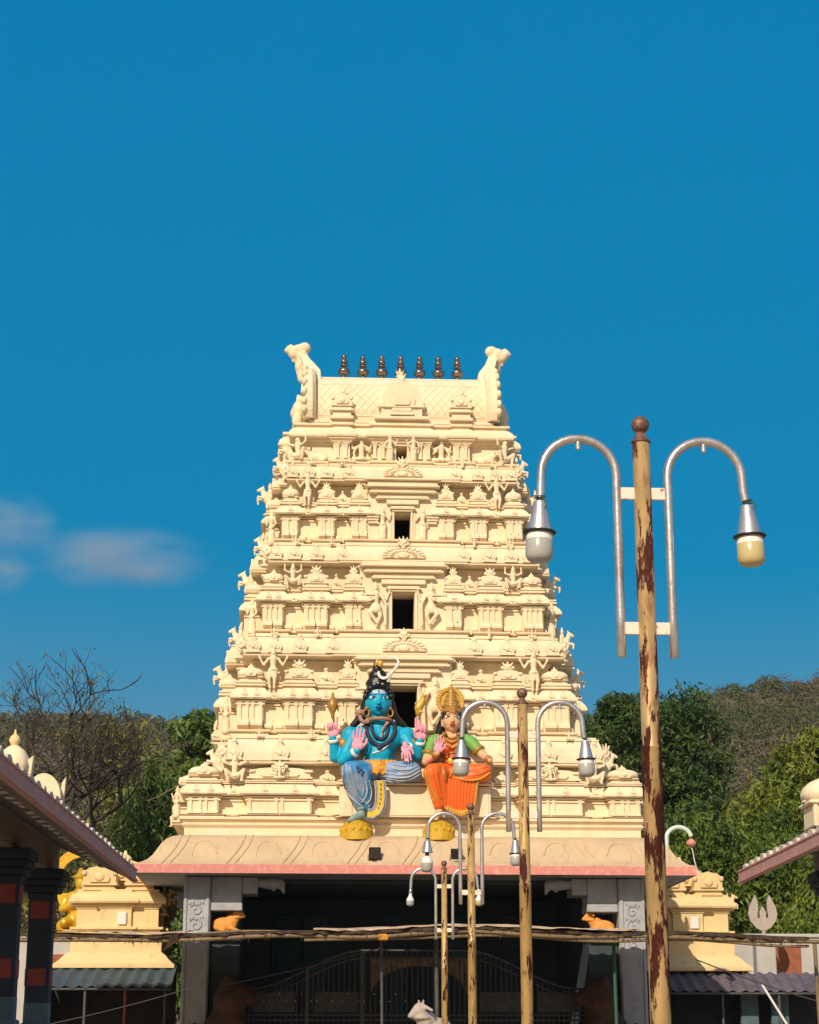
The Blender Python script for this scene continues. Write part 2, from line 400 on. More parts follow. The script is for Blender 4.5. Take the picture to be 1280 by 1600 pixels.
# ---- shared ornament meshes (unit sized, front towards -y, standing on z=0)
def fig(pose):
    P = []
    c = lambda a, b, r0, r1: P.append(('c', a, b, r0, r1))
    e = lambda a, r: P.append(('e', a, r))
    def head(x, y, z, s=1.0, crown=True):
        e((x, y, z), (0.058 * s, 0.062 * s, 0.072 * s)); e((x, y - 0.06 * s, z - 0.01 * s), (0.014, 0.02, 0.02))
        c((x, y + 0.005, z - 0.06 * s), (x, y + 0.01, z - 0.12 * s), 0.032 * s, 0.04 * s)
        if crown:
            c((x, y + 0.01, z + 0.05 * s), (x, y + 0.015, z + 0.15 * s), 0.055 * s, 0.02 * s); e((x, y + 0.01, z + 0.065 * s), (0.07 * s, 0.07 * s, 0.018 * s))
        for k in (-1, 1): e((x + k * 0.062 * s, y, z - 0.02 * s), (0.018, 0.02, 0.03))
    def torso(x, y, zb, zt):
        c((x, y, zb), (x, y, zb + (zt - zb) * 0.45), 0.085, 0.068); c((x, y, zb + (zt - zb) * 0.45), (x, y, zt - 0.03), 0.072, 0.09)
        e((x, y, zt - 0.03), (0.135, 0.065, 0.05)); e((x, y - 0.02, zb + 0.01), (0.11, 0.085, 0.05))
    def arm(s0, s1, s2, hand=True):
        c(s0, s1, 0.038, 0.030); c(s1, s2, 0.030, 0.022)
        if hand: e(s2, (0.032, 0.024, 0.04))
        m = [(a + b) / 2 for a, b in zip(s0, s1)]; e(m, (0.042, 0.042, 0.018))
    def leg(h, k, f, toe=None):
        c(h, k, 0.068, 0.050); c(k, f, 0.048, 0.032)
        t = toe or (f[0], f[1] - 0.07, f[2] - 0.02); c(f, t, 0.032, 0.024)
    if pose == 'raised':          # standing, both arms lifted in a V
        torso(0, 0, 0.46, 0.78); head(0, -0.01, 0.87)
        for k in (-1, 1):
            leg((k * 0.055, 0, 0.46), (k * 0.07 + 0.03, -0.03, 0.25), (k * 0.05 + 0.02, 0, 0.03))
            arm((k * 0.125, 0, 0.74), (k * 0.23, -0.02, 0.58), (k * 0.33, -0.03, 0.76))
            e((k * 0.34, -0.03, 0.80), (0.03, 0.02, 0.05))
        e((0, -0.05, 0.36), (0.04, 0.03, 0.12))
    elif pose == 'guardian':      # door guardian, one leg crossed, four arms, club
        torso(0, 0, 0.46, 0.78); head(0.01, -0.02, 0.87)
        leg((-0.055, 0, 0.46), (-0.10, -0.03, 0.25), (-0.02, 0, 0.03)); leg((0.055, 0, 0.46), (0.13, -0.08, 0.30), (-0.03, -0.06, 0.08))
        arm((-0.125, 0, 0.74), (-0.24, 0, 0.62), (-0.30, -0.03, 0.78)); arm((0.125, 0, 0.74), (0.25, 0, 0.62), (0.31, -0.03, 0.77))
        arm((-0.12, -0.02, 0.72), (-0.22, -0.05, 0.52), (-0.22, -0.08, 0.40)); arm((0.12, -0.02, 0.72), (0.19, -0.07, 0.56), (0.06, -0.10, 0.62))
        c((-0.22, -0.08, 0.42), (-0.21, -0.06, 0.04), 0.022, 0.04); e((0, -0.05, 0.40), (0.12, 0.06, 0.10)); e((-0.30, -0.03, 0.86), (0.02, 0.03, 0.06))
    elif pose == 'seated':        # seated cross-legged
        torso(0, 0.02, 0.10, 0.50); head(0, 0.01, 0.60)
        c((-0.06, 0, 0.09), (-0.22, -0.08, 0.09), 0.07, 0.055); c((0.06, 0, 0.09), (0.22, -0.08, 0.09), 0.07, 0.055)
        c((-0.22, -0.08, 0.08), (0.05, -0.16, 0.06), 0.05, 0.035); c((0.22, -0.08, 0.08), (-0.05, -0.17, 0.07), 0.05, 0.035)
        arm((-0.125, 0.02, 0.45), (-0.21, 0, 0.28), (-0.13, -0.08, 0.34)); arm((0.125, 0.02, 0.45), (0.21, 0, 0.28), (0.20, -0.10, 0.16))
        arm((-0.12, 0.04, 0.46), (-0.24, 0.03, 0.40), (-0.26, 0, 0.54)); arm((0.12, 0.04, 0.46), (0.24, 0.03, 0.40), (0.26, 0, 0.54))
    elif pose == 'attendant':     # standing, one arm up, one down
        torso(0, 0, 0.46, 0.78); head(0, -0.01, 0.87)
        for k in (-1, 1): leg((k * 0.055, 0, 0.46), (k * 0.06, -0.02, 0.25), (k * 0.05, 0, 0.03))
        arm((-0.125, 0, 0.74), (-0.21, 0, 0.60), (-0.25, -0.04, 0.78)); arm((0.125, 0, 0.74), (0.20, 0.0, 0.58), (0.13, -0.08, 0.48))
        e((0, 0, 0.36), (0.13, 0.085, 0.13)); c((0, 0, 0.28), (0, 0, 0.06), 0.11, 0.12)
    elif pose == 'crouched':      # squatting load bearer
        torso(0, 0, 0.14, 0.50); head(0, -0.03, 0.58, 1.1)
        for k in (-1, 1):
            leg((k * 0.06, 0, 0.14), (k * 0.24, -0.10, 0.30), (k * 0.18, -0.08, 0.03))
            arm((k * 0.125, 0, 0.45), (k * 0.27, -0.05, 0.50), (k * 0.26, -0.03, 0.68))
    return blob(P, 0.0135, 1, 'plaster', 'figure')
FIG = {k: fig(k) for k in ('raised', 'guardian', 'seated', 'attendant', 'crouched')}

def bull_mesh(m='plaster', name='bull'):     # lying bull, head to +x, length about 1
    P = [('e', (0, 0, 0.22), (0.40, 0.19, 0.19)), ('e', (0.20, 0, 0.36), (0.15, 0.13, 0.15)), ('c', (0.28, 0, 0.36), (0.42, 0, 0.52), 0.13, 0.10),
         ('c', (0.42, 0, 0.54), (0.56, -0.02, 0.47), 0.085, 0.055), ('c', (0.41, 0.06, 0.60), (0.43, 0.12, 0.72), 0.025, 0.012), ('c', (0.41, -0.06, 0.60), (0.43, -0.12, 0.72), 0.025, 0.012),
         ('c', (0.38, -0.09, 0.56), (0.36, -0.19, 0.55), 0.03, 0.02), ('c', (0.38, 0.09, 0.56), (0.36, 0.19, 0.55), 0.03, 0.02),
         ('c', (0.22, -0.15, 0.14), (0.44, -0.17, 0.06), 0.06, 0.04), ('c', (-0.26, -0.17, 0.16), (-0.05, -0.22, 0.07), 0.09, 0.05), ('c', (-0.05, -0.22, 0.06), (-0.22, -0.24, 0.05), 0.045, 0.035),
         ('c', (0.22, 0.15, 0.14), (0.44, 0.17, 0.06), 0.06, 0.04), ('c', (-0.26, 0.17, 0.16), (-0.05, 0.22, 0.07), 0.09, 0.05), ('c', (-0.38, 0, 0.24), (-0.42, -0.1, 0.06), 0.03, 0.03)]
    return blob(P, 0.02, 2, m, name)
BULL = bull_mesh()

def yali_mesh():        # rearing lion-horse with rider, facing +x, height about 1
    P = [('c', (-0.10, 0, 0.34), (0.10, 0, 0.62), 0.12, 0.13), ('c', (0.12, 0, 0.66), (0.20, 0, 0.86), 0.10, 0.07), ('c', (0.20, 0, 0.88), (0.33, 0, 0.83), 0.075, 0.045),
         ('c', (0.17, 0.03, 0.92), (0.15, 0.04, 1.0), 0.025, 0.012), ('c', (0.17, -0.03, 0.92), (0.15, -0.04, 1.0), 0.025, 0.012),
         ('c', (0.15, -0.08, 0.58), (0.34, -0.09, 0.56), 0.05, 0.035), ('c', (0.34, -0.09, 0.56), (0.32, -0.09, 0.42), 0.033, 0.03),
         ('c', (0.15, 0.08, 0.58), (0.32, 0.09, 0.62), 0.05, 0.035), ('c', (0.32, 0.09, 0.62), (0.34, 0.09, 0.48), 0.033, 0.03),
         ('c', (-0.12, -0.09, 0.34), (0.02, -0.10, 0.18), 0.085, 0.05), ('c', (0.02, -0.10, 0.18), (-0.06, -0.10, 0.03), 0.045, 0.035),
         ('c', (-0.12, 0.09, 0.34), (0.02, 0.10, 0.18), 0.085, 0.05), ('c', (0.02, 0.10, 0.18), (-0.06, 0.10, 0.03), 0.045, 0.035),
         ('c', (-0.20, 0, 0.34), (-0.30, 0, 0.62), 0.04, 0.025), ('c', (-0.06, 0, 0.62), (-0.04, 0, 0.82), 0.08, 0.07), ('e', (-0.03, 0, 0.94), (0.055, 0.055, 0.065)),
         ('c', (-0.03, 0, 0.98), (-0.04, 0, 1.08), 0.05, 0.02), ('c', (0, 0.05, 0.78), (0.12, 0.05, 0.74), 0.03, 0.025), ('e', (-0.05, 0, 0.06), (0.22, 0.16, 0.06))]
    return blob(P, 0.017, 1, 'plaster', 'figure')
YALI = yali_mesh()

def face_mesh():        # lion-face boss (kirtimukha), width about 1
    P = [('e', (0, 0, 0.42), (0.34, 0.20, 0.34)), ('e', (-0.17, -0.17, 0.52), (0.10, 0.08, 0.09)), ('e', (0.17, -0.17, 0.52), (0.10, 0.08, 0.09)), ('e', (0, -0.22, 0.40), (0.08, 0.08, 0.10)),
         ('e', (-0.15, -0.17, 0.24), (0.15, 0.07, 0.08)), ('e', (0.15, -0.17, 0.24), (0.15, 0.07, 0.08)), ('e', (0, -0.10, 0.10), (0.16, 0.10, 0.08)),
         ('e', (-0.38, 0, 0.40), (0.10, 0.12, 0.18)), ('e', (0.38, 0, 0.40), (0.10, 0.12, 0.18)), ('c', (-0.22, 0, 0.70), (-0.36, -0.03, 0.92), 0.09, 0.04), ('c', (0.22, 0, 0.70), (0.36, -0.03, 0.92), 0.09, 0.04),
         ('c', (0, 0, 0.72), (0, -0.03, 0.98), 0.11, 0.05)]
    return blob(P, 0.024, 1, 'plaster', 'lion_face')
FACE = face_mesh()

def kuta_mesh():        # square domed miniature shrine, 1 wide, 1 high
    b = MB(); b.cbox(-0.42, 0.42, -0.38, 0.42, 0, 0.10, 0.02); b.cbox(-0.36, 0.36, -0.33, 0.36, 0.10, 0.20, 0.01); b.cbox(-0.46, 0.46, -0.42, 0.46, 0.20, 0.27, 0.025)
    b.lathe([(0.40, 0.27), (0.47, 0.34), (0.49, 0.44), (0.47, 0.55), (0.40, 0.66), (0.28, 0.74), (0.16, 0.79), (0.11, 0.81), (0.13, 0.85), (0.10, 0.90), (0.04, 0.95), (0.02, 1.04)], 16, sq=0.55)
    arch = [(-0.17, 0.27), (0.17, 0.27), (0.21, 0.40), (0.17, 0.54), (0.07, 0.62), (0, 0.70), (-0.07, 0.62), (-0.17, 0.54), (-0.21, 0.40)]
    b.prism(arch, -0.53, -0.40); b.ell((0, -0.53, 0.42), (0.09, 0.05, 0.11), 8, 6)
    return b.mesh('shrine_dome', 'plaster')
KUTA = kuta_mesh()

def sala_mesh():        # wide vaulted shrine top, 1 wide, 0.9 high
    b = MB(); b.cbox(-0.47, 0.47, -0.36, 0.40, 0, 0.09, 0.02); b.cbox(-0.42, 0.42, -0.30, 0.36, 0.09, 0.18, 0.01)
    pr = [(-0.50, 0.18), (0.50, 0.18), (0.50, 0.26), (0.46, 0.30), (0.47, 0.50), (0.42, 0.66), (0.30, 0.76), (0.12, 0.80), (0, 0.84), (-0.12, 0.80), (-0.30, 0.76), (-0.42, 0.66), (-0.47, 0.50), (-0.46, 0.30), (-0.50, 0.26)]
    b.prism(pr, -0.38, 0.40)
    ar = [(-0.26, 0.28), (0.26, 0.28), (0.30, 0.42), (0.25, 0.58), (0.10, 0.68), (-0.10, 0.68), (-0.25, 0.58), (-0.30, 0.42)]
    b.prism(ar, -0.44, -0.37); b.ell((0, -0.44, 0.44), (0.15, 0.05, 0.14), 10, 6)
    for k in (-1, 1): b.ell((k * 0.44, -0.40, 0.58), (0.08, 0.06, 0.10), 8, 6)
    return b.mesh('shrine_vault', 'plaster')
SALA = sala_mesh()

def nasika_mesh(t=0.12):        # bust-shaped arch relief with a knob, 1 wide, 1.25 high
    b = MB()
    sh = [(-0.46, 0), (0.46, 0), (0.44, 0.10), (0.36, 0.14), (0.46, 0.30), (0.48, 0.48), (0.38, 0.66), (0.22, 0.78), (0.12, 0.86), (0.08, 0.95), (-0.08, 0.95), (-0.12, 0.86), (-0.22, 0.78), (-0.38, 0.66), (-0.48, 0.48), (-0.46, 0.30), (-0.36, 0.14), (-0.44, 0.10)]
    b.prism(sh, -t, 0.05)
    inner = [(x * 0.62, 0.12 + z * 0.62) for x, z in sh[3:15]]
    b.prism(inner, -t - 0.05, -t + 0.02); b.ell((0, -t - 0.04, 0.40), (0.15, 0.06, 0.17), 8, 6)
    b.ell((0, -t * 0.4, 1.05), (0.15, 0.10, 0.15), 10, 8)
    return b.mesh('arch_relief', 'plaster')
NAS = nasika_mesh()

def petal_mesh():       # fan-shaped flame arch (tympanum), 1 wide, about 0.8 high
    b = MB(); hor = []
    for k in range(17):
        a = math.pi * (k / 16 * 1.16 - 0.08); r = 0.36
        hor.append((r * math.cos(a), 0.22 + r * math.sin(a)))
    b.prism(hor, -0.08, 0.05)
    for k in range(13):
        a = math.pi * (k / 12 * 1.10 - 0.05); c, s = math.cos(a), math.sin(a)
        b.ell((0.42 * c, -0.06, 0.22 + 0.42 * s), (0.085, 0.05, 0.055), 8, 6, Matrix.Rotation(-a, 3, 'Y'))
        b.ell((0.27 * c, -0.09, 0.22 + 0.27 * s), (0.06, 0.03, 0.025), 8, 6, Matrix.Rotation(-a, 3, 'Y'))
    b.ell((0, -0.09, 0.26), (0.14, 0.05, 0.16), 10, 8)
    b.cbox(-0.52, 0.52, -0.12, 0.05, -0.06, 0.02, 0.015)
    return b.mesh('flame_arch', 'plaster')
FLAME = petal_mesh()

def pil_mesh():         # pilaster, unit width and height
    b = MB(); b.box(-0.36, 0.36, -1.0, 0.2, 0.10, 0.80); b.box(-0.5, 0.5, -1.25, 0.2, 0, 0.10)
    b.box(-0.46, 0.46, -1.2, 0.2, 0.74, 0.79); b.box(-0.44, 0.44, -1.15, 0.2, 0.805, 0.87)
    b.add([(-0.44, -1.15, 0.87), (0.44, -1.15, 0.87), (0.44, 0.2, 0.87), (-0.44, 0.2, 0.87), (-0.75, -1.7, 0.97), (0.75, -1.7, 0.97), (0.75, 0.2, 0.97), (-0.75, 0.2, 0.97)],
          [(0, 1, 5, 4), (1, 2, 6, 5), (3, 0, 4, 7), (4, 5, 6, 7)]); b.box(-0.75, 0.75, -1.7, 0.2, 0.971, 1.0)
    return b.mesh('pilaster', 'plaster')
PIL = pil_mesh()

def block_mesh():       # rounded cushion block of the base course, unit
    b = MB(); pr = [(0.15, 0.02), (-0.15, 0.02), (-0.15, 0.24), (-0.55, 0.28), (-0.8, 0.44), (-0.8, 0.70), (-0.62, 0.88), (-0.3, 1.0), (0.15, 1.0)]
    b.rings([[(-0.5, y, z) for y, z in reversed(pr)], [(0.5, y, z) for y, z in reversed(pr)]], True, True)
    return b.mesh('base_block', 'plaster')
BLOCK = block_mesh()

def dress_front(par, segs, y, z, fl):
    """Pilasters, cushion blocks and shrine tops along one face; par local, face towards -y at depth y. segs = (x0, x1, projection, top)."""
    zl, zb, zp, zk, zn = z
    for x0, x1, pj, top in segs:
        w = x1 - x0; yy = y - pj; h = zp - zb
        if top is None: continue
        if top in ('kuta', 'sala'):
            for cx, ww in ((x0 + 0.075, 0.12), (x1 - 0.075, 0.12), (x0 + w * 0.5 - 0.075, 0.10), (x0 + w * 0.5 + 0.075, 0.10)):
                place('pilaster', PIL, par, fl(cx, yy, zb), scale=(ww, 0.045, h), rz=fl.rz)
        nb = 2
        for k in range(nb):
            bw = w / nb - (0.045 if top in ('kuta', 'sala') else 0.09)
            place('base_block', BLOCK, par, fl(x0 + w * (k + 0.5) / nb, yy + 0.02, zl), scale=(bw, 0.26 if top in ('kuta', 'sala') else 0.19, (zb - zl) * (1.0 if top in ('kuta', 'sala') else 0.8)), rz=fl.rz)
        cx = (x0 + x1) / 2
        if top == 'kuta':
            place('shrine_dome', KUTA, par, fl(cx, yy + w * 0.42, zn), scale=(w * 1.08, w * 0.98, max(fl.th, 0.5)), rz=fl.rz)
        elif top == 'sala':
            place('shrine_vault', SALA, par, fl(cx, yy + w * 0.33, zn), scale=(w * 1.02, min(w * 0.85, 0.9), max(fl.th * 0.92, 0.46)), rz=fl.rz)
            place('lion_face', FACE, par, fl(cx, yy + 0.06, zn + fl.th * 0.66), scale=(min(w * 0.52, 0.48), min(w * 0.42, 0.4), max(fl.th * 0.5, 0.28)), rz=fl.rz)
        elif top == 'nas':
            place('arch_relief', NAS, par, fl(cx, y + 0.05, zn - 0.02), scale=(min(w * 0.62, 0.44), 0.7, fl.th * 0.72), rz=fl.rz)

class Frame:
    """Maps face coordinates (along, depth, up) to the tower for front (0) and the two flanks."""
    def __init__(s, rz, th): s.rz = rz; s.th = th; s.c, s.s = math.cos(rz), math.sin(rz)
    def __call__(s, x, y, z): return (x * s.c - y * s.s, x * s.s + y * s.c, z)

def storey(z0, z1, hx, hy, c_in, s_out, s_in, pw, dw, door, cx, fr, bay=0.19, side=0.5, inset=0.18):
    H = z1 - z0; zz = [z0 + H * f for f in fr]
    zl, zb, zp, zk, zn, zt, zc, ze = zz          # ledge, blocks, pilaster top, kapota top, neck top, dome top, cornice bottom / top
    front = [(-hx, -c_in, bay), (-s_out, -s_in, bay), (s_in, s_out, bay), (c_in, hx, bay)]
    ib = min(0.46, (s_in - pw) * 0.5)
    if door: front = front[:2] + [(-pw - ib, -pw, bay + 0.04), (pw, pw + ib, bay + 0.04)] + front[2:]
    notch = sorted(front + [(-pw, pw, -2.4)])
    sd = [(-hy * 0.62, hy * 0.62, side)]
    PL = plan_poly(hx, hy, [f for f in front if abs(f[0] + f[1]) > 2.2 * pw + 2 * ib - .3 or not door] + [(-pw - (ib if door else 0.06), pw + (ib if door else 0.06), bay + 0.10)], sd); PN = plan_poly(hx, hy, notch, sd)
    b = MB()
    loft(b, PL, [(0.16, z0 - 0.02), (0.16, z0 + (zl - z0) * 0.22), (0.04, z0 + (zl - z0) * 0.24), (0.04, z0 + (zl - z0) * 0.42), (0.12, z0 + (zl - z0) * 0.46), (0.20, z0 + (zl - z0) * 0.66), (0.21, zl)])
    loft(b, PN, [(0.0, zl), (0.0, zp - 0.10), (0.045, zp - 0.098), (0.045, zp - 0.06), (0.0, zp - 0.058), (0.0, zp - 0.022), (0.08, zp - 0.02), (0.08, zp + 0.012)])
    kh = zk - zp
    loft(b, PN, [(0.03, zp + 0.012), (0.03, zp + 0.04), (0.17, zp + 0.042), (0.195, zp + 0.07), (0.18, zp + kh * 0.40), (0.13, zp + kh * 0.66), (0.06, zp + kh * 0.88), (0.03, zk)])
    loft(b, PN, [(-0.02, zk), (-0.02, zk + (zn - zk) * 0.30), (0.06, zk + (zn - zk) * 0.32), (0.06, zk + (zn - zk) * 0.58), (0.0, zk + (zn - zk) * 0.60), (0.0, zk + (zn - zk) * 0.74), (0.05, zk + (zn - zk) * 0.76), (0.05, zn)])
    PH = plan_poly(hx - 0.30 - inset, hy - 0.40, [(-pw - 0.05, pw + 0.05, 0.41)], [(-hy * 0.6, hy * 0.6, side)])
    loft(b, PH, [(0.0, zn), (0.0, zc - 0.16), (0.03, zc - 0.155), (0.03, zc - 0.11), (0.07, zc - 0.105), (0.07, zc - 0.05), (0.03, zc - 0.045), (0.03, zc)])
    PC = plan_poly(hx - 0.04 - inset, hy - 0.02, [(-pw - 0.55, pw + 0.55, 0.07)], [(-hy * 0.6, hy * 0.6, side)])
    ch = ze - zc
    loft(b, PC, [(0.02, zc), (0.10, zc + 0.015), (0.11, zc + 0.055), (0.05, zc + 0.058), (0.05, zc + 0.09), (0.085, zc + 0.093), (0.08, zc + ch * 0.40), (0.03, zc + ch * 0.72), (-0.04, zc + ch * 0.95), (-0.10, ze - 0.02), (-0.03, ze - 0.015), (-0.03, ze + 0.03), (-0.10, ze + 0.032), (-0.10, z1 - 0.02)])
    st = b.build('storey', 'plaster', tower, (cx, 0, 0))
    fl = Frame(0.0, zt - zn)
    segs = [(-hx, -c_in, bay, 'kuta'), (-c_in, -s_out, 0, 'nas'), (-s_out, -s_in, bay, 'sala'), (-s_in, -pw - 0.02 - (ib if door else 0), 0, 'nas'),
            (pw + 0.02 + (ib if door else 0), s_in, 0, 'nas'), (s_in, s_out, bay, 'sala'), (s_out, c_in, 0, 'nas'), (c_in, hx, bay, 'kuta')]
    if door: segs += [(-pw - ib, -pw, bay + 0.04, 'sala'), (pw, pw + ib, bay + 0.04, 'sala')]
    dress_front(st, segs, -hy, (zl, zb, zp, zk, zn), fl)
    for x0, x1, pj, top in segs:      # small horseshoe arches on the curved cornice
        for f in ((.27, .73) if top in ('kuta', 'sala') and x1 - x0 > .5 else (.5,)):
            place('arch_relief', NAS, st, (x0 + (x1 - x0) * f, -hy - pj - 0.165, zp + 0.07), scale=(0.19, 0.35, kh * 0.62))
    for rz in (R(90), R(-90)):
        f2 = Frame(rz, zt - zn); a = hy * 0.62
        dress_front(st, [(-a, -a + 0.55, side, 'kuta'), (a - 0.55, a, side, 'kuta'), (-hy, -a, 0, 'nas')] , -hx, (zl, zb, zp, zk, zn), f2)
    # central porch: jambs, lintel courses, door frame
    if door:
        yb, yf = -hy + 0.9, -hy - 0.20
        p = MB()
        for k in (-1, 1):
            xs = sorted((k * dw, k * pw)); p.box(xs[0], xs[1], yf, yb, zl + 0.001, door[1])
        p.box(-dw, dw, yf - 0.001, yb, zl - 0.04, door[0])
        p.box(-pw - 0.001, pw + 0.001, yf - 0.002, yb, door[1], zc + 0.02)
        place('porch', p.mesh('porch', 'plaster'), st)
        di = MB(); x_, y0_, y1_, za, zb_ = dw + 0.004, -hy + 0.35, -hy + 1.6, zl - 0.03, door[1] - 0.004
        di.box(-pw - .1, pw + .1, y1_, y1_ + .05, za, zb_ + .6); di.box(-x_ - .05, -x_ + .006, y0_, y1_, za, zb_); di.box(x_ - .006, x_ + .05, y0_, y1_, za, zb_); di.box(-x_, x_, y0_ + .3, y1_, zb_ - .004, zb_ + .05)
        place('painted_shade_lining', di.mesh('painted_shade_lining', 'chamber_shade'), st)  # added lining: shade of the doorway chamber painted as a near-black colour
        q = MB(); t = dw * 0.28
        for k in (-1, 1):
            xs = sorted((k * (dw + 0.002), k * (dw + t))); q.cbox(xs[0], xs[1], yf - 0.06, yf + 0.05, door[0] - 0.02, door[1], 0.015)
            xs = sorted((k * (dw + t + 0.01), k * (dw + 2.0 * t))); q.cbox(xs[0], xs[1], yf - 0.035, yf + 0.05, door[0] - 0.02, door[1] - 0.03, 0.012)
        for i, (wd, hh, pr) in enumerate(((1.32, 0.055, 0.09), (1.6, 0.045, 0.14), (1.45, 0.05, 0.07))):
            q.cbox(-dw * wd, dw * wd, yf - pr, yf + 0.05, door[1] + i * 0.058, door[1] + i * 0.058 + hh, 0.012)
        place('door_frame', q.mesh('door_frame', 'plaster'), st)
        l = MB(); z = door[1] + 0.20; n = 0
        while z < zc - 0.03:
            wv, hh, pr = ((dw * 2.0, 0.15, 0.12), (pw * 0.78, 0.05, 0.16), (pw * 0.74, 0.11, 0.09), (pw * 0.97, 0.06, 0.20), (pw * 0.92, 0.10, 0.12), (pw * 1.06, 0.05, 0.24), (pw * 1.0, 0.14, 0.16), (pw * 1.10, 0.06, 0.26))[min(n, 7)]
            hh = min(hh, zc + 0.02 - z); l.cbox(-wv, wv, yf - pr, yf + 0.05, z, z + hh, 0.018); z += hh + 0.004; n += 1
        place('lintel', l.mesh('lintel', 'plaster'), st)
        for k in (-1, 1):       # stepped brackets at the porch sides
            bk = MB()
            for i in range(4): bk.cbox(-0.14 - 0.02 * i, 0.14 + 0.02 * i, -0.10 - 0.03 * i, 0.2, i * 0.075, i * 0.075 + 0.055, 0.01)
            place('bracket', bk.mesh('bracket', 'plaster'), st, (k * (pw - 0.16), yf, door[1] - 0.36))
    # cornice reliefs
    yc = -hy - 0.05
    hw = min(0.52, ch * 0.78)
    if ze - zc > 0.3:
        for x in (-(hx + c_in) / 2 + 0.05, -(c_in + s_out) / 2, -(s_in + s_out) / 2, -(s_in + pw) / 2 - 0.06, (s_in + pw) / 2 + 0.06, (s_in + s_out) / 2, (c_in + s_out) / 2, (hx + c_in) / 2 - 0.05):
            if abs(x) < hx - inset: place('arch_relief', NAS, st, (x, yc - 0.03, zc + 0.10), scale=(hw * random.uniform(0.86, 1.04), 0.48, ch * random.uniform(0.66, 0.76)))
        for rz in (R(90), R(-90)):
            f2 = Frame(rz, 0)
            for x in (-hy * 0.4, 0.0, hy * 0.4):
                place('arch_relief', NAS, st, f2(x, -hx + inset - side - 0.02, zc + 0.10), scale=(hw, 0.5, ch * 0.7), rz=rz)
    if ze - zc > 0.3:
        for i, x in enumerate(np.linspace(-hx + inset + 0.2, hx - inset - 0.2, 15)):
            if abs(x) > pw + 0.2: place('figure', FIG[('seated', 'crouched', 'attendant')[i % 3]], st, (x, yc + 0.02, ze - 0.02 if i % 2 else zc + 0.09), scale=(0.36, 0.30, 0.36 if i % 3 < 2 else 0.30))
    if door:
        place('flame_arch', FLAME, st, (0, yc - 0.10, zc + 0.08), scale=(min(pw * 1.15, 1.25), 0.9, ch * 1.02))
        place('lion_face', FACE, st, (0, yc - 0.08, zc + ch * 0.78), scale=(0.34, 0.36, 0.36))
    return st, zz

FR = (0.05, 0.142, 0.33, 0.455, 0.52, 0.70, 0.77, 0.975)
FR1 = (0.02, 0.05, 0.235, 0.38, 0.43, 0.60, 0.635, 0.95)
# four storeys: z0 z1 half-width half-depth bays porch door
S1, q1 = storey(7.72, 9.97, 6.0, 4.05, 5.18, 4.45, 2.74, 1.9, 0.4, None, 0.04, FR1, bay=0.24, side=0.30, inset=0.95)
S2, q2 = storey(9.97, 12.84, 4.52, 3.45, 3.81, 3.24, 2.46, 1.30, 0.36, (10.22, 11.36), -0.23, FR)
S3, q3 = storey(12.84, 15.57, 3.90, 2.95, 3.33, 2.76, 2.10, 1.16, 0.31, (13.06, 14.11), -0.22, FR)
S4, q4 = storey(15.57, 18.07, 3.42, 2.45, 2.96, 2.40, 1.93, 1.00, 0.23, (15.78, 16.57), -0.22, FR, side=0.42)
CX = -0.22

# seat block in the middle of the first storey, under the two painted statues
b = MB(); b.cbox(-1.98, 2.02, -5.0 + 0.42, -3.2, 7.70, 8.52, 0.02); b.cbox(-2.06, 2.10, -4.66, -3.2, 8.54, 8.60, 0.015); b.cbox(-2.02, 2.06, -4.62, -3.2, 8.62, 8.67, 0.015)
b.cbox(-1.9, 1.94, -4.50, -3.2, 8.68, 9.0, 0.03)
for x in (-1.9, 1.7): b.cbox(x, x + 0.26, -4.61, -4.5, 7.72, 8.5, 0.01)
b.build('statue_seat', 'plaster', tower)
# wall behind the statues
b = MB(); b.box(-1.95, 1.99, -3.98, -3.0, 8.9, 9.93); b.build('back_wall', 'plaster', tower)

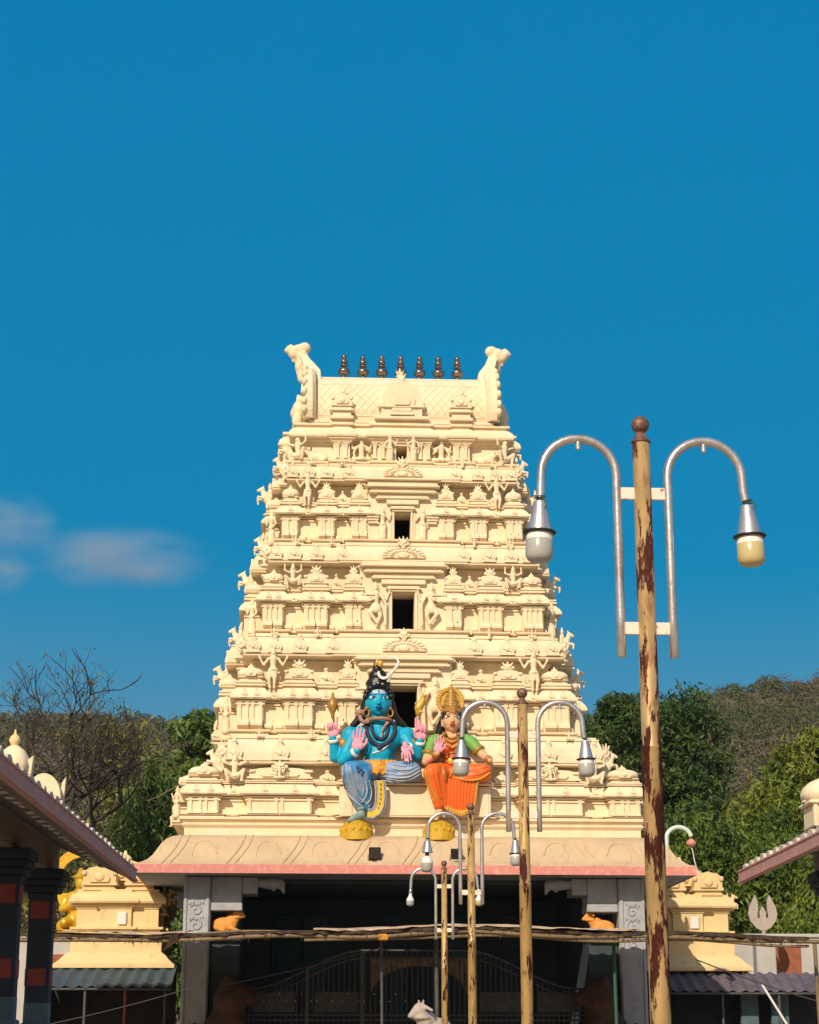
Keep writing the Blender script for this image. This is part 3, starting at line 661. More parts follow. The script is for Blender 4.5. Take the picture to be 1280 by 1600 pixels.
# figures on the storeys
def put(par, pose, x, y, z, h, rz=0.0, flip=False):
    place('figure', FIG[pose], par, (x, y, z), rz=rz, scale=((-h if flip else h), h, h))
for s in (-1, 1):
    f = s < 0
    put(S2, 'raised', s * 3.56, -3.62, q2[3] - 0.02, 1.12, flip=f); put(S3, 'crouched', s * 3.08, -3.12, q3[4], 0.86, flip=f); put(S4, 'raised', s * 2.70, -2.60, q4[4] - 0.14, 0.95, flip=f)
    put(S2, 'guardian', s * 0.83, -3.72, 10.20, 1.38, flip=f); put(S3, 'guardian', s * 0.77, -3.22, 13.10, 1.24, flip=f); put(S4, 'attendant', s * 0.57, -2.72, 15.75, 0.92, flip=f)
    put(S1, 'crouched', s * 4.78, -4.30, q1[4] - 0.05, 1.0, flip=f); put(S1, 'seated', s * 3.6, -4.36, q1[4] + 0.02, 0.55, flip=f)
    for st_, hx_, hy_, q_, sd_ in ((S1, 6.0, 4.05, q1, 0.35), (S2, 4.52, 3.45, q2, 0.5), (S3, 3.90, 2.95, q3, 0.5), (S4, 3.42, 2.45, q4, 0.42)):
        rz = 0 if s > 0 else math.pi
        place('figure', YALI, st_, (s * (hx_ - (0.72 if st_ is S1 else 0.0)), -hy_ + 0.75, q_[4] + 0.05 if st_ is S1 else q_[6] + 0.05), rz=rz, scale=(0.85, 0.85, 0.95))
        if st_ is not S1: place('figure', YALI, st_, (s * (hx_ + 0.42), -hy_ * 0.42, q_[3] + 0.12), rz=rz, scale=0.95)
        put(st_, 'attendant', s * (hx_ + 0.30), -hy_ + 0.30, q_[0], 1.0 if st_ is not S1 else 0.8, rz=s * R(50))
        put(st_, 'crouched', s * (hx_ + sd_ + 0.12), -hy_ * 0.42, q_[0], 0.85, rz=s * R(80))
        place('lion_face', FACE, st_, (s * (hx_ - (0.85 if st_ is S1 else 0.06)), -hy_ - 0.02, q_[6] + 0.12), rz=s * R(45), scale=(0.42, 0.36, 0.5))

# ---- neck storey under the vault
b = MB()
pl = plan_poly(3.22, 2.05, [(-1.98, -1.50, 0.14), (-0.78, 0.78, 0.14), (1.50, 1.98, 0.14)], [(-1.1, 1.1, 0.35)])
pn = plan_poly(3.05, 1.86, [(-1.98, -1.50, 0.24), (-0.82, -0.16, 0.22), (-0.16, 0.16, -1.6), (0.16, 0.82, 0.22), (1.50, 1.98, 0.24)], [(-1.1, 1.1, 0.35)])
loft(b, pl, [(0.12, 18.05), (0.12, 18.10), (0.05, 18.115), (0.10, 18.14), (0.15, 18.155), (0.15, 18.20)])
loft(b, pn, [(0.0, 18.20), (0.0, 18.26), (0.03, 18.27), (0.03, 18.31), (0.0, 18.32), (0.0, 18.74)])
pl2 = plan_poly(3.05, 1.86, [(-1.98, -1.50, 0.24), (-0.82, 0.82, 0.22), (1.50, 1.98, 0.24)], [(-1.1, 1.1, 0.35)])
loft(b, pl2, [(0.0, 18.74), (0.0, 18.80), (0.06, 18.82), (0.06, 18.86), (0.14, 18.90), (0.14, 18.94), (0.02, 18.95)])
pl3 = plan_poly(3.08, 2.0, [(-1.98, -1.50, 0.10), (-0.85, 0.85, 0.10), (1.50, 1.98, 0.10)], [(-1.1, 1.1, 0.3)])
loft(b, pl3, [(0.02, 18.93), (0.18, 18.95), (0.20, 19.0), (0.17, 19.12), (0.06, 19.24), (0.0, 19.27), (0.0, 19.33), (0.08, 19.34), (0.08, 19.40), (-0.06, 19.45)])
S5 = b.build('neck_storey', 'plaster', tower, (CX, 0, 0))
for x in (-1.74, -0.66, 0.66, 1.74):
    for k in (-1, 1): place('pilaster', PIL, S5, (x + k * 0.12, -2.11, 18.32), scale=(0.12, 0.05, 0.46))
for s in (-1, 1):
    f = s < 0
    put(S5, 'seated', s * 1.16, -2.02, 18.22, 1.08, flip=f); put(S5, 'attendant', s * 0.34, -2.24, 18.22, 0.80, flip=f)
    place('bull', BULL, S5, (s * 2.42, -1.98, 18.22), scale=(s * 0.80, 0.62, 0.66))
    put(S5, 'crouched', s * 3.0, -2.05, 18.22, 1.1, rz=s * R(35)); place('figure', YALI, S5, (s * 3.25, -1.2, 18.22), rz=0 if s > 0 else math.pi, scale=0.95)
    put(S5, 'attendant', s * 3.25, -0.5, 18.22, 0.9, rz=s * R(60))

# ---- vaulted roof
RP = [(1.92, 19.42), (1.98, 19.62), (1.99, 19.85), (1.93, 20.15), (1.78, 20.48), (1.52, 20.80), (1.17, 21.08), (0.75, 21.28), (0.32, 21.40), (0.0, 21.44)]
ring = [(-y, z) for y, z in RP] + [(y, z) for y, z in reversed(RP[:-1])]
b = MB()
rs = []
for x, k in ((-2.62, 1.0), (2.62, 1.0)): rs.append([(x, y, z) for y, z in ring])
b.rings(rs, True, True)
b.cbox(-2.70, 2.70, -2.10, 2.10, 19.40, 19.50, 0.02); b.cbox(-2.55, 2.55, -0.22, 0.22, 21.40, 21.50, 0.03)
roof = b.build('vaulted_roof', 'plaster', tower, (CX, 0, 0))
def roof_y(z):
    for (y0, z0), (y1, z1) in zip(RP, RP[1:]):
        if z0 <= z <= z1: return -(y0 + (y1 - y0) * (z - z0) / (z1 - z0))
    return -RP[0][0]
b = MB()                # lattice relief on the vault: crossing raised strips
zlo, zhi = 19.66, 20.78; dx = 0.235
for x0 in np.arange(-4.0, 4.0, dx):
    for sgn in (-1, 1):
        seg = []
        for i in range(13):
            z = zlo + (zhi - zlo) * i / 12; x = x0 + sgn * (z - zlo) * 0.78
            if abs(x) < 2.45 and abs(x) > 0.62: seg.append((x, roof_y(z) - 0.004, z))
            else:
                if len(seg) > 1: b.tube(seg, 0.014, 4)
                seg = []
        if len(seg) > 1: b.tube(seg, 0.014, 4)
for z in (zlo, zhi): b.tube([(-2.45, roof_y(z) - 0.005, z), (2.45, roof_y(z) - 0.005, z)], 0.02, 4)
lat = b.build('lattice_relief', 'plaster', roof)
b = MB()                # central dormer arch
b.cbox(-0.80, 0.80, -2.26, -1.6, 19.50, 19.60, 0.02); b.cbox(-0.60, 0.60, -2.20, -1.5, 19.60, 19.86, 0.02); b.cbox(-0.68, 0.68, -2.26, -1.5, 19.86, 19.93, 0.02)
arch = [(0.58 * math.cos(a), 20.08 + 0.62 * math.sin(a)) for a in [math.pi * (k / 16 * 1.3 - 0.15) for k in range(17)]]
b.prism(arch, -2.20, -1.2); b.prism([(x * 0.66, 20.08 + (z - 20.08) * 0.66) for x, z in arch], -2.25, -2.1)
b.prism([(x * 0.40, 20.05 + (z - 20.08) * 0.42) for x, z in arch], -2.30, -2.1)
b.cbox(-0.34, 0.34, -2.30, -2.0, 19.62, 19.72, 0.01); b.cbox(-0.28, 0.28, -2.28, -2.0, 19.74, 19.84, 0.01)
for k in (-1, 1): b.ell((k * 0.58, -2.12, 19.98), (0.12, 0.12, 0.14), 8, 6)
b.build('dormer', 'plaster', roof)
place('lion_face', FACE, roof, (0, -1.85, 20.62), scale=(0.36, 0.4, 0.46))
place('figure', FIG['seated'], roof, (0, -1.0, 21.22), scale=0.42)
for s in (-1, 1):
    b = MB(); b.cbox(-0.34, 0.34, -0.30, 0.3, 0, 0.10, 0.015); b.cbox(-0.27, 0.27, -0.24, 0.3, 0.10, 0.24, 0.01); b.cbox(-0.36, 0.36, -0.32, 0.3, 0.24, 0.31, 0.02)
    b.build('shrine_base', 'plaster', roof, (s * 1.74, -1.92, 19.50)); place('shrine_vault', SALA, roof, (s * 1.74, -1.90, 19.82), scale=(0.62, 0.7, 0.55)); place('lion_face', FACE, roof, (s * 1.74, -1.98, 20.22), scale=(0.30, 0.3, 0.36))
# gable ends with curled horn tops
def gable(s):
    P = [(y * 1.10, 19.5 + (z - 19.4) * 1.08) for y, z in ring]
    b = MB(); rs = []
    for x, k in ((2.50, 0.98), (2.60, 1.06), (2.78, 1.08), (2.88, 1.0)):
        rs.append([(s * (x + max(0, z - 20.0) * 0.02), y * k, 19.45 + (z - 19.45) * (0.97 + 0.03 * k)) for y, z in (P if s > 0 else P)])
    b.rings(rs, True, True)
    for i, (y, z) in enumerate(P[1:-1]):
        b.ell((s * 2.84, y * 1.06, z), (0.09, 0.13, 0.13), 8, 6)
    g = b.build('gable_end', 'plaster', roof)
    # shield-like horn leaning outwards, seen edge-on as a tapering fin
    h = MB()
    sec = [(20.55, 2.42, 2.95, 1.5), (21.0, 2.36, 2.92, 1.28), (21.45, 2.38, 2.88, 0.95), (21.75, 2.55, 2.90, 0.66), (22.0, 2.70, 2.96, 0.42), (22.18, 2.80, 3.02, 0.26)]
    h.rings([[(s * a, -d, z), (s * b_, -d, z), (s * b_, d, z), (s * a, d, z)] for z, a, b_, d in sec], True, True)
    h.build('horn_fin', 'plaster', roof)
    pr = [('c', (s * 2.86, 0, 21.98), (s * 2.96, 0, 22.28), 0.22, 0.20), ('e', (s * 2.86, -0.02, 22.48), (0.20, 0.18, 0.18)), ('e', (s * 3.04, 0, 22.40), (0.22, 0.2, 0.20)), ('e', (s * 3.18, 0, 22.30), (0.18, 0.18, 0.20)), ('e', (s * 3.30, 0, 22.42), (0.14, 0.14, 0.16)),
          ('c', (s * 3.18, 0, 22.36), (s * 3.38, 0, 22.40), 0.13, 0.10), ('c', (s * 3.08, 0, 22.24), (s * 3.20, 0, 22.06), 0.10, 0.05), ('c', (s * 2.98, -0.1, 22.12), (s * 3.05, -0.12, 21.8), 0.09, 0.05), ('c', (s * 3.0, 0, 21.9), (s * 2.95, 0, 21.45), 0.16, 0.10),
          ('e', (s * 3.27, 0, 22.52), (0.06, 0.08, 0.09)), ('e', (s * 2.95, 0.1, 22.3), (0.15, 0.16, 0.16))]
    place('horn_top', blob(pr, 0.03, 2, 'plaster', 'horn_top'), roof)
    pr = [('e', (s * 3.0, -1.05, 20.05), (0.22, 0.40, 0.36)), ('e', (s * 3.12, -1.1, 20.0), (0.14, 0.18, 0.18)), ('e', (s * 3.05, -1.35, 19.7), (0.16, 0.2, 0.2)), ('e', (s * 3.0, -0.7, 19.7), (0.2, 0.2, 0.24)), ('e', (s * 2.95, -1.3, 20.35), (0.1, 0.14, 0.14)), ('c', (s * 2.98, -1.0, 20.3), (s * 3.02, -0.9, 20.62), 0.12, 0.06)]
    place('side_boss', blob(pr, 0.035, 1, 'plaster', 'side_boss'), roof)
gable(-1); gable(1)
# seven metal finials along the ridge
KP = [(0.13, 0), (0.14, 0.02), (0.14, 0.06), (0.06, 0.085), (0.055, 0.12), (0.10, 0.15), (0.165, 0.20), (0.185, 0.26), (0.18, 0.30), (0.15, 0.36), (0.08, 0.405), (0.05, 0.42), (0.05, 0.445), (0.12, 0.46), (0.12, 0.48), (0.05, 0.495), (0.05, 0.515), (0.09, 0.535), (0.115, 0.58), (0.11, 0.62), (0.07, 0.66), (0.045, 0.67), (0.045, 0.69), (0.075, 0.71), (0.085, 0.75), (0.075, 0.79), (0.04, 0.82), (0.012, 0.86)]
KAL = MB().lathe(KP, 18).mesh('finial', 'kalasha')
for i in range(7): place('finial', KAL, roof, (0.08 - 1.73 + i * 0.577, 0, 21.48), scale=(1, 1, random.uniform(0.94, 1.0)))

# ---- base mouldings above the eave
b = MB(); pb = plan_poly(6.02, 4.32, [], [])
loft(b, pb, [(0.0, 7.18), (0.0, 7.42), (0.02, 7.44), (0.07, 7.50), (0.07, 7.53), (0.03, 7.545), (0.05, 7.58), (0.14, 7.64), (0.14, 7.705), (0.0, 7.72)])
b.build('base_moulding', 'plaster', tower)

# ---- curved eave
EV = [(0.0, 6.335), (-0.03, 6.36), (-0.16, 6.40), (-0.30, 6.48), (-0.42, 6.60), (-0.52, 6.76), (-0.62, 6.92), (-0.74, 7.05), (-0.88, 7.13), (-1.08, 7.18), (-1.60, 7.20)]
b = MB(); pe = plan_poly(7.15, 5.9, [], [])
loft(b, pe, [(-0.02, 6.339)] + EV[1:])
ev = b.build('eave', 'eave_plaster', tower)
b = MB(); loft(b, pe, [(-0.04, 6.115), (0.0, 6.115), (0.012, 6.335), (-0.04, 6.339)], False, True); b.build('eave_edge', 'pink_paint', ev)
b = MB(); loft(b, pe, [(-0.035, 6.122), (-0.035, 6.20)]); b.build('soffit', 'grey_paint', ev)
def ev_pt(x, t):        # point on the front slope, t 0 at the lip, 1 at the top
    f = t * (len(EV) - 2); i = min(int(f), len(EV) - 2); f -= i
    d = EV[i][0] + (EV[i + 1][0] - EV[i][0]) * f; z = EV[i][1] + (EV[i + 1][1] - EV[i][1]) * f
    return (x, -5.9 - d, z)
for k in range(9):      # raised scroll bands
    x0 = -6.2 + k * 1.52 + (0.06 if k % 2 else -0.05)
    s = 1 if k < 4.5 else -1
    b = MB()
    for off, r in ((0.0, 0.028), (0.20 * s, 0.024)):
        pts = []
        for i in range(13):
            t = 0.06 + 0.92 * i / 12
            pts.append(ev_pt(x0 + off + s * (0.30 / (1 + math.exp(-9 * (t - 0.5))) - 0.15) * 1.5, t))
        b.tube(pts, r, 5)
    if k == 8: b.build('scroll_band', 'eave_plaster', ev); continue
    sc = []
    for i in range(15):
        a = math.pi * (0.05 + 1.5 * i / 14); rr = 0.34 * (1 - 0.035 * i)
        sc.append(ev_pt(x0 + 0.78 * 1.0 + rr * math.cos(a) * s * 1.1, max(0.08, min(0.95, 0.42 + rr * math.sin(a) * 1.05))))
    b.tube(sc, [0.026 * (1 - 0.05 * i) for i in range(15)], 5)
    sc = [ev_pt(x0 + 0.1 + 1.25 * i / 10, 0.13 + 0.10 * abs(math.sin(math.pi * (i / 10 - 0.5)))) for i in range(11)]
    b.tube(sc, 0.022, 5)
    b.build('scroll_band', 'eave_plaster', ev)

# ---- entrance hall under the eave
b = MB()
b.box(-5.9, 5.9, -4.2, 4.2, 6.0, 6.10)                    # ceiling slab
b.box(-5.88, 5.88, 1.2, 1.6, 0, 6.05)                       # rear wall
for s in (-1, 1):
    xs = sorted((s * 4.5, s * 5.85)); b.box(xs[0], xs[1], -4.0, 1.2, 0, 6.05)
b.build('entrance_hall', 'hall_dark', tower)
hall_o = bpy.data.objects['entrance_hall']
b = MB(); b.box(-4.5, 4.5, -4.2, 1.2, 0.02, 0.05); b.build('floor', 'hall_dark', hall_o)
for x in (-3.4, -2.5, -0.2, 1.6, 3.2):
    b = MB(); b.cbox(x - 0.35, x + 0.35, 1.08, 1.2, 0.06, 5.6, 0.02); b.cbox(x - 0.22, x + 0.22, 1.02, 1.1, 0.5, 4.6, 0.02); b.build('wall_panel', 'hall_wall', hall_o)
for s in (-1, 1):
    b = MB()
    xs = sorted((s * 5.25, s * 5.93))
    b.cbox(xs[0], xs[1], -5.08, -4.0, 0, 6.10, 0.02)
    p = b.build('pillar', 'grey_paint', tower)
    b = MB(); e1, e2 = sorted((s * 5.28, s * 5.36)); b.cbox(e1, e2, -5.12, -5.06, 0.2, 6.08, 0.012); e1, e2 = sorted((s * 5.84, s * 5.915)); b.cbox(e1, e2, -5.12, -5.06, 0.2, 6.08, 0.012)
    b.build('edge_strip', 'grey_paint', p)
    b = MB()                     # carved scrolls on the pillar face
    for zc_, r0 in ((5.25, 0.17), (4.88, 0.19), (4.45, 0.17)):
        pts = [(s * (5.60 + r0 * (1 - i / 22) * math.cos(0.5 + i * 0.42)), -5.095, zc_ + r0 * (1 - i / 22) * math.sin(0.5 + i * 0.42)) for i in range(20)]
        b.tube(pts, 0.014, 5)
        for j in range(5): b.ell((s * (5.44 + 0.08 * j), -5.095, zc_ + 0.2 - 0.03 * (j % 3)), (0.028, 0.012, 0.04), 6, 5)
    b.build('carved_scroll', 'grey_paint', p)
    b = MB(); xs = sorted((s * 4.46, s * 5.24)); b.cbox(xs[0], xs[1], -4.98, -4.0, 5.46, 6.10, 0.015)
    xs2 = sorted((s * 4.44, s * 5.235)); b.cbox(xs2[0], xs2[1], -5.02, -4.0, 5.25, 5.45, 0.015)
    xs3 = sorted((s * 4.06, s * 4.45)); b.cbox(xs3[0], xs3[1], -4.96, -4.0, 5.68, 6.095, 0.015)
    bm_ = b.build('beam', 'grey_paint', tower)
    b = MB(); b.cbox(xs[0], xs[1], -5.04, -4.0, 4.50, 4.69, 0.015); b.box(xs[0] + 0.02, xs[1] - 0.02, -4.9, -4.0, 0, 4.495); b.build('pier', 'hall_dark', tower)
    P = [('c', (s * 4.2, -4.85, 5.98), (s * 3.75, -4.85, 5.92), 0.10, 0.13), ('c', (s * 3.75, -4.85, 5.95), (s * 3.48, -4.85, 5.94), 0.15, 0.13), ('c', (s * 3.45, -4.85, 5.9), (s * 3.38, -4.87, 5.70), 0.10, 0.03), ('e', (s * 3.85, -4.91, 6.02), (0.06, 0.06, 0.05)),
         ('c', (s * 3.62, -4.85, 5.85), (s * 3.66, -4.85, 5.76), 0.06, 0.03), ('c', (s * 4.15, -4.85, 6.0), (s * 4.08, -4.85, 5.75), 0.05, 0.03)]
    place('bracket', blob(P, 0.03, 2, 'grey_paint', 'bracket'), tower)
# ================================================================== painted seated statues
TW = Matrix.Translation((1.286, 55.198, 0)) @ Matrix.Rotation(R(1.8), 4, 'Z')
def tower_pt(x, y, z): return tuple(TW @ Vector((x, y, z)))

def hand_mesh(kind, m):
    """Open right-facing hand, wrist at the origin, fingers up, palm towards -y, thumb on +x; height about 1."""
    P = [('e', (0, 0, 0.26), (0.19, 0.075, 0.24)), ('c', (0, 0.01, -0.05), (0, 0, 0.14), 0.10, 0.13), ('e', (0.11, -0.05, 0.20), (0.09, 0.06, 0.14)), ('e', (-0.12, -0.04, 0.20), (0.07, 0.05, 0.15))]
    L = (0.30, 0.42, 0.46, 0.40)
    for k in range(4):
        x = -0.145 + 0.097 * k; z = 0.45 + (0.03 if k in (1, 2) else 0.0); sp = (k - 1.5) * 0.022
        if kind == 'mudra' and k < 2:       # little and ring finger folded onto the palm
            P += [('c', (x, 0, z), (x, -0.10, z + 0.11), 0.050, 0.047), ('c', (x, -0.10, z + 0.11), (x + 0.01, -0.17, z - 0.02), 0.046, 0.042), ('c', (x + 0.01, -0.17, z - 0.02), (x + 0.02, -0.11, z - 0.13), 0.042, 0.038)]
        else:
            l = L[k]
            P += [('c', (x, 0, z), (x + sp * 0.5, -0.015, z + l * 0.5), 0.044, 0.041), ('c', (x + sp * 0.5, -0.015, z + l * 0.5), (x + sp, -0.055, z + l), 0.040, 0.032)]
    if kind == 'mudra': P += [('c', (0.15, -0.02, 0.16), (0.20, -0.10, 0.32), 0.065, 0.052), ('c', (0.20, -0.10, 0.32), (0.08, -0.15, 0.44), 0.050, 0.042)]
    else: P += [('c', (0.14, -0.01, 0.14), (0.27, -0.05, 0.34), 0.065, 0.052), ('c', (0.27, -0.05, 0.34), (0.29, -0.08, 0.50), 0.050, 0.040)]
    return blob(P, 0.015, 1, m, 'hand')
HAND_O = hand_mesh('open', 'skin_palm'); HAND_M = hand_mesh('mudra', 'skin_palm'); HAND_P = hand_mesh('open', 'skin_peach')

class Statue:
    """Statue modelling grid: a across, b up (59 units per metre), y depth in metres from the lip of the seat."""
    def __init__(s, root, a0, b0): s.root = root; s.a0 = a0; s.b0 = b0
    def u(s, a, b, y=0.0): return ((a - s.a0) / 59.1, y, (s.b0 - b) / 59.2)
    def surf(s, me): s.bvh = BVHTree.FromPolygons([v.co[:] for v in me.vertices], [p.vertices[:] for p in me.polygons]); return s
    def on(s, a, b, lift=0.0, dflt=0.4):
        x, _, z = s.u(a, b); h = s.bvh.ray_cast(Vector((x, -4, z)), Vector((0, 1, 0)))
        return (x, (h[0].y if h[0] else dflt) - lift, z)
    def strand(s, pts, r, name, m, parent=None, lift=0.01, n=6, dens=5, dflt=0.4, beads=0):
        mb = MB(); P = []
        for (a0, b0), (a1, b1) in zip(pts, pts[1:]):
            for k in range(dens): P.append((a0 + (a1 - a0) * k / dens, b0 + (b1 - b0) * k / dens))
        P.append(pts[-1])
        for _ in range(3): P = [P[0]] + [((p[0] + 2 * q[0] + t[0]) / 4, (p[1] + 2 * q[1] + t[1]) / 4) for p, q, t in zip(P, P[1:], P[2:])] + [P[-1]]
        Q = [s.on(a, b, lift, dflt) for a, b in P]
        ys = [q[1] for q in Q]
        for _ in range(2): ys = [ys[0]] + [min(b_, (a_ + b_ + c_) / 3) for a_, b_, c_ in zip(ys, ys[1:], ys[2:])] + [ys[-1]]
        Q = [(q[0], y, q[2]) for q, y in zip(Q, ys)]
        if beads:
            for q in Q: mb.ell(q, (r, r, r), 8, 6)
        else: mb.tube(Q, r, n)
        return mb.build(name, m, parent or s.root)
    def band(s, p0, p1, r, name, m, f=0.5, h=0.07):
        """Ring round a limb between two joints."""
        p0 = Vector(p0); p1 = Vector(p1); c = p0.lerp(p1, f); t = (p1 - p0).normalized(); q = t.to_track_quat('Z', 'Y')
        mb = MB().lathe([(r * 0.9, -h), (r * 1.06, -h * 0.9), (r * 1.12, 0), (r * 1.06, h * 0.9), (r * 0.9, h)], 16)
        return place(name, mb.mesh(name, m), s.root, tuple(c), rot=q.to_euler())
    def face(s, head, ca, eb, dx, m_eye, m_lip, k=1.0, brow='line_dark'):
        for d in (-1, 1):
            p = s.on(ca + d * dx, eb); MB().ell(p, (0.088 * k, 0.03 * k, 0.040 * k)).build('eye', m_eye, head)
            MB().ell((p[0] + 0.01, p[1] - 0.022 * k, p[2] + 0.004), (0.036 * k, 0.02 * k, 0.038 * k)).build('iris', 'line_dark', head)
            s.strand([(ca + d * (dx - 5.2 * k), eb - 3.6 * k), (ca + d * dx, eb - 6.4 * k), (ca + d * (dx + 6.0 * k), eb - 3.4 * k)], 0.016 * k, 'eyebrow', brow, head, 0.004, 5)
            s.strand([(ca + d * (dx - 5.0 * k), eb + 0.2), (ca + d * dx, eb - 2.8 * k), (ca + d * (dx + 6.2 * k), eb - 0.2)], 0.011 * k, 'eyelid', brow, head, 0.012, 5)
        p = s.on(ca, eb + 15.6 * k)
        mb = MB().ell((p[0] - 0.035 * k, p[1] + 0.005, p[2] + 0.017 * k), (0.062 * k, 0.03 * k, 0.022 * k)).ell((p[0] + 0.035 * k, p[1] + 0.005, p[2] + 0.017 * k), (0.062 * k, 0.03 * k, 0.022 * k)).ell((p[0], p[1], p[2] - 0.022 * k), (0.065 * k, 0.035 * k, 0.028 * k))
        mb.build('lips', m_lip, head)

def head_prims(u, ca, cb, y, rx, rz, k=1.0):
    """Sculpted head: skull, jaw, cheeks, nose, brow ridge, ears, chin."""
    c = u(ca, cb, y)
    def at(a, b, d): return u(ca + a * k, cb + b * k, y - d * k)
    return [('e', c, (rx, rx * 1.08, rz)), ('e', at(0, 9, 0.06), (rx * 0.80, rx * 0.85, rz * 0.55)), ('e', at(0, 17, 0.16), (rx * 0.34, rx * 0.36, rz * 0.20)),
            ('e', at(-8.5, 4, 0.16), (rx * 0.38, rx * 0.4, rz * 0.30)), ('e', at(8.5, 4, 0.16), (rx * 0.38, rx * 0.4, rz * 0.30)),
            ('c', at(0, -6, 0.285), at(0, 3.5, 0.385), 0.030 * k, 0.048 * k), ('e', at(-2.6, 4.6, 0.325), (0.035 * k,) * 3), ('e', at(2.6, 4.6, 0.325), (0.035 * k,) * 3),
            ('e', at(-8, -8.5, 0.22), (0.13 * k, 0.08 * k, 0.03 * k)), ('e', at(8, -8.5, 0.22), (0.13 * k, 0.08 * k, 0.03 * k)),
            ('e', at(0, 9.8, 0.285), (0.10 * k, 0.05 * k, 0.06 * k)),
            ('c', at(-18, -3, -0.02), at(-18.3, 9, -0.02), 0.055 * k, 0.045 * k), ('c', at(18, -3, -0.02), at(18.3, 9, -0.02), 0.055 * k, 0.045 * k)]

def pedestal(root, a, b, st):
    x, y, z = st.u(a, b, 0.16)
    mb = MB().lathe([(0.43, -0.14), (0.43, 0.0), (0.415, 0.02), (0.42, 0.08), (0.40, 0.11), (0.385, 0.17), (0.34, 0.25), (0.28, 0.32), (0.20, 0.37), (0.06, 0.40)], 28, (x, y, z))
    for k in range(14):
        a_ = 2 * math.pi * k / 14
        mb.ell((x + 0.375 * math.cos(a_), y + 0.375 * math.sin(a_), z + 0.12), (0.06, 0.06, 0.075), 8, 6); mb.ell((x + 0.30 * math.cos(a_ + 0.22), y + 0.30 * math.sin(a_ + 0.22), z + 0.24), (0.055, 0.055, 0.06), 8, 6)
    return mb.build('lotus_pedestal', 'mustard', root)

# ---- the blue statue
root = thing('seated_statue', tower_pt(-0.93, -5.0, 7.6), 'blue-skinned four-armed seated statue with black topknot and crescent', 'statue', rz=R(1.8))
S = Statue(root, 594, 1280); u = S.u
aL = [u(550, 1143, .62), u(525, 1180, .52), u(521, 1152, .36)]; aR = [u(637, 1143, .62), u(655, 1178, .52), u(657.5, 1155, .36)]
fL = [u(553, 1150, .5), u(537, 1187, .28), u(558, 1175, .02)]; fR = [u(635, 1150, .5), u(650, 1178, .32), u(635, 1166, .06)]
P = [('c', u(594, 1192, .58), u(594, 1168, .55), .38, .38), ('e', u(580, 1152, .46), (.34, .28, .30)), ('e', u(609, 1152, .46), (.34, .28, .30)), ('e', u(594.5, 1152, .58), (.56, .33, .44)), ('e', u(594, 1139, .6), (.78, .27, .22)),
     ('e', u(549, 1145, .6), (.24, .24, .24)), ('e', u(638, 1145, .6), (.24, .24, .24)), ('c', u(593, 1133, .6), u(592.5, 1112, .58), .24, .19), ('e', u(594, 1176, .38), (.32, .22, .2))]
for q in (aL, aR, fL, fR): P += [('c', q[0], q[1], .20, .16), ('c', q[1], q[2], .155, .10)]
P += head_prims(u, 592.5, 1094, .54, .325, .38)
body = blob(P, 0.026, 3, 'skin_blue', 'body'); bo = place('body', body, root); S.surf(body)
# hands
def sc(h, f): return ((-h if f else h) * 1.18, h, h)
place('hand', HAND_M, root, aL[2], rot=(R(-4), R(-3), 0), scale=sc(.66, False)); place('hand', HAND_M, root, aR[2], rot=(R(-4), R(3), 0), scale=sc(.70, True))
place('hand', HAND_O, root, fL[2], rot=(R(-4), R(6), 0), scale=sc(.68, False)); place('hand', HAND_O, root, u(633, 1164, .0), rot=(R(158), R(-4), R(0)), scale=sc(.55, False))
for q in (aL, aR, fL): S.band(q[1], q[2], .125, 'bracelet', 'white_paint', 0.84, 0.045)
S.band(fR[1], fR[2], .125, 'bracelet', 'white_paint', 0.80, 0.045)
for q in (aL, aR): S.band(q[0], q[1], .20, 'armlet', 'snake_brown', 0.50, 0.10); MB().ell(tuple(Vector(q[0]).lerp(Vector(q[1]), .5) + Vector((0, -.22, .02))), (.11, .06, .13)).build('armlet_boss', 'gold_dark', root)
# held emblems
x, y, z = u(520, 1117, .28)
MB().lathe([(.02, -.10), (.05, 0), (.06, .06), (.14, .22), (.15, .27), (.10, .40), (.05, .50), (.03, .54), (.045, .56), (.01, .64)], 14, (x, y, z)).build('held_emblem', 'gold_dark', root)
P = [('c', u(655, 1112, .26), u(655, 1104, .24), .09, .11), ('c', u(655, 1104, .24), u(661, 1094, .22), .12, .09), ('c', u(661, 1094, .22), u(663, 1086, .20), .07, .06), ('c', u(663, 1086, .2), u(667, 1085, .1), .06, .035), ('c', u(653, 1104, .2), u(650, 1097, .16), .05, .03), ('c', u(662, 1083, .2), u(661, 1078, .22), .025, .012), ('c', u(657, 1110, .2), u(661, 1112, .12), .05, .03)]
place('held_deer', blob(P, 0.02, 2, 'gold_paint', 'held_deer'), root)
# hair, ornaments
P = [('e', u(592.5, 1082, .74), (.40, .36, .38)), ('e', u(592, 1062, .64), (.35, .30, .20)), ('e', u(591.5, 1051, .6), (.26, .24, .22)), ('c', u(591, 1045, .6), u(590, 1031, .6), .17, .10), ('c', u(590, 1031, .6), u(588, 1025, .58), .08, .04),
     ('c', u(573, 1090, .74), u(568, 1112, .80), .12, .13), ('c', u(568, 1112, .80), u(553, 1127, .82), .13, .09), ('c', u(612, 1090, .74), u(617, 1112, .80), .12, .13), ('c', u(617, 1112, .80), u(634, 1128, .82), .13, .09)]
for k in range(9):
    a = math.pi * (0.02 + 0.96 * k / 8); P.append(('e', u(592.5 - 20.5 * math.cos(a), 1085 - 19.0 * math.sin(a), .40 + .12 * abs(math.cos(a))), (.09, .10, .075)))
hair = place('hair', blob(P, 0.026, 2, 'hair_black', 'hair'), root)
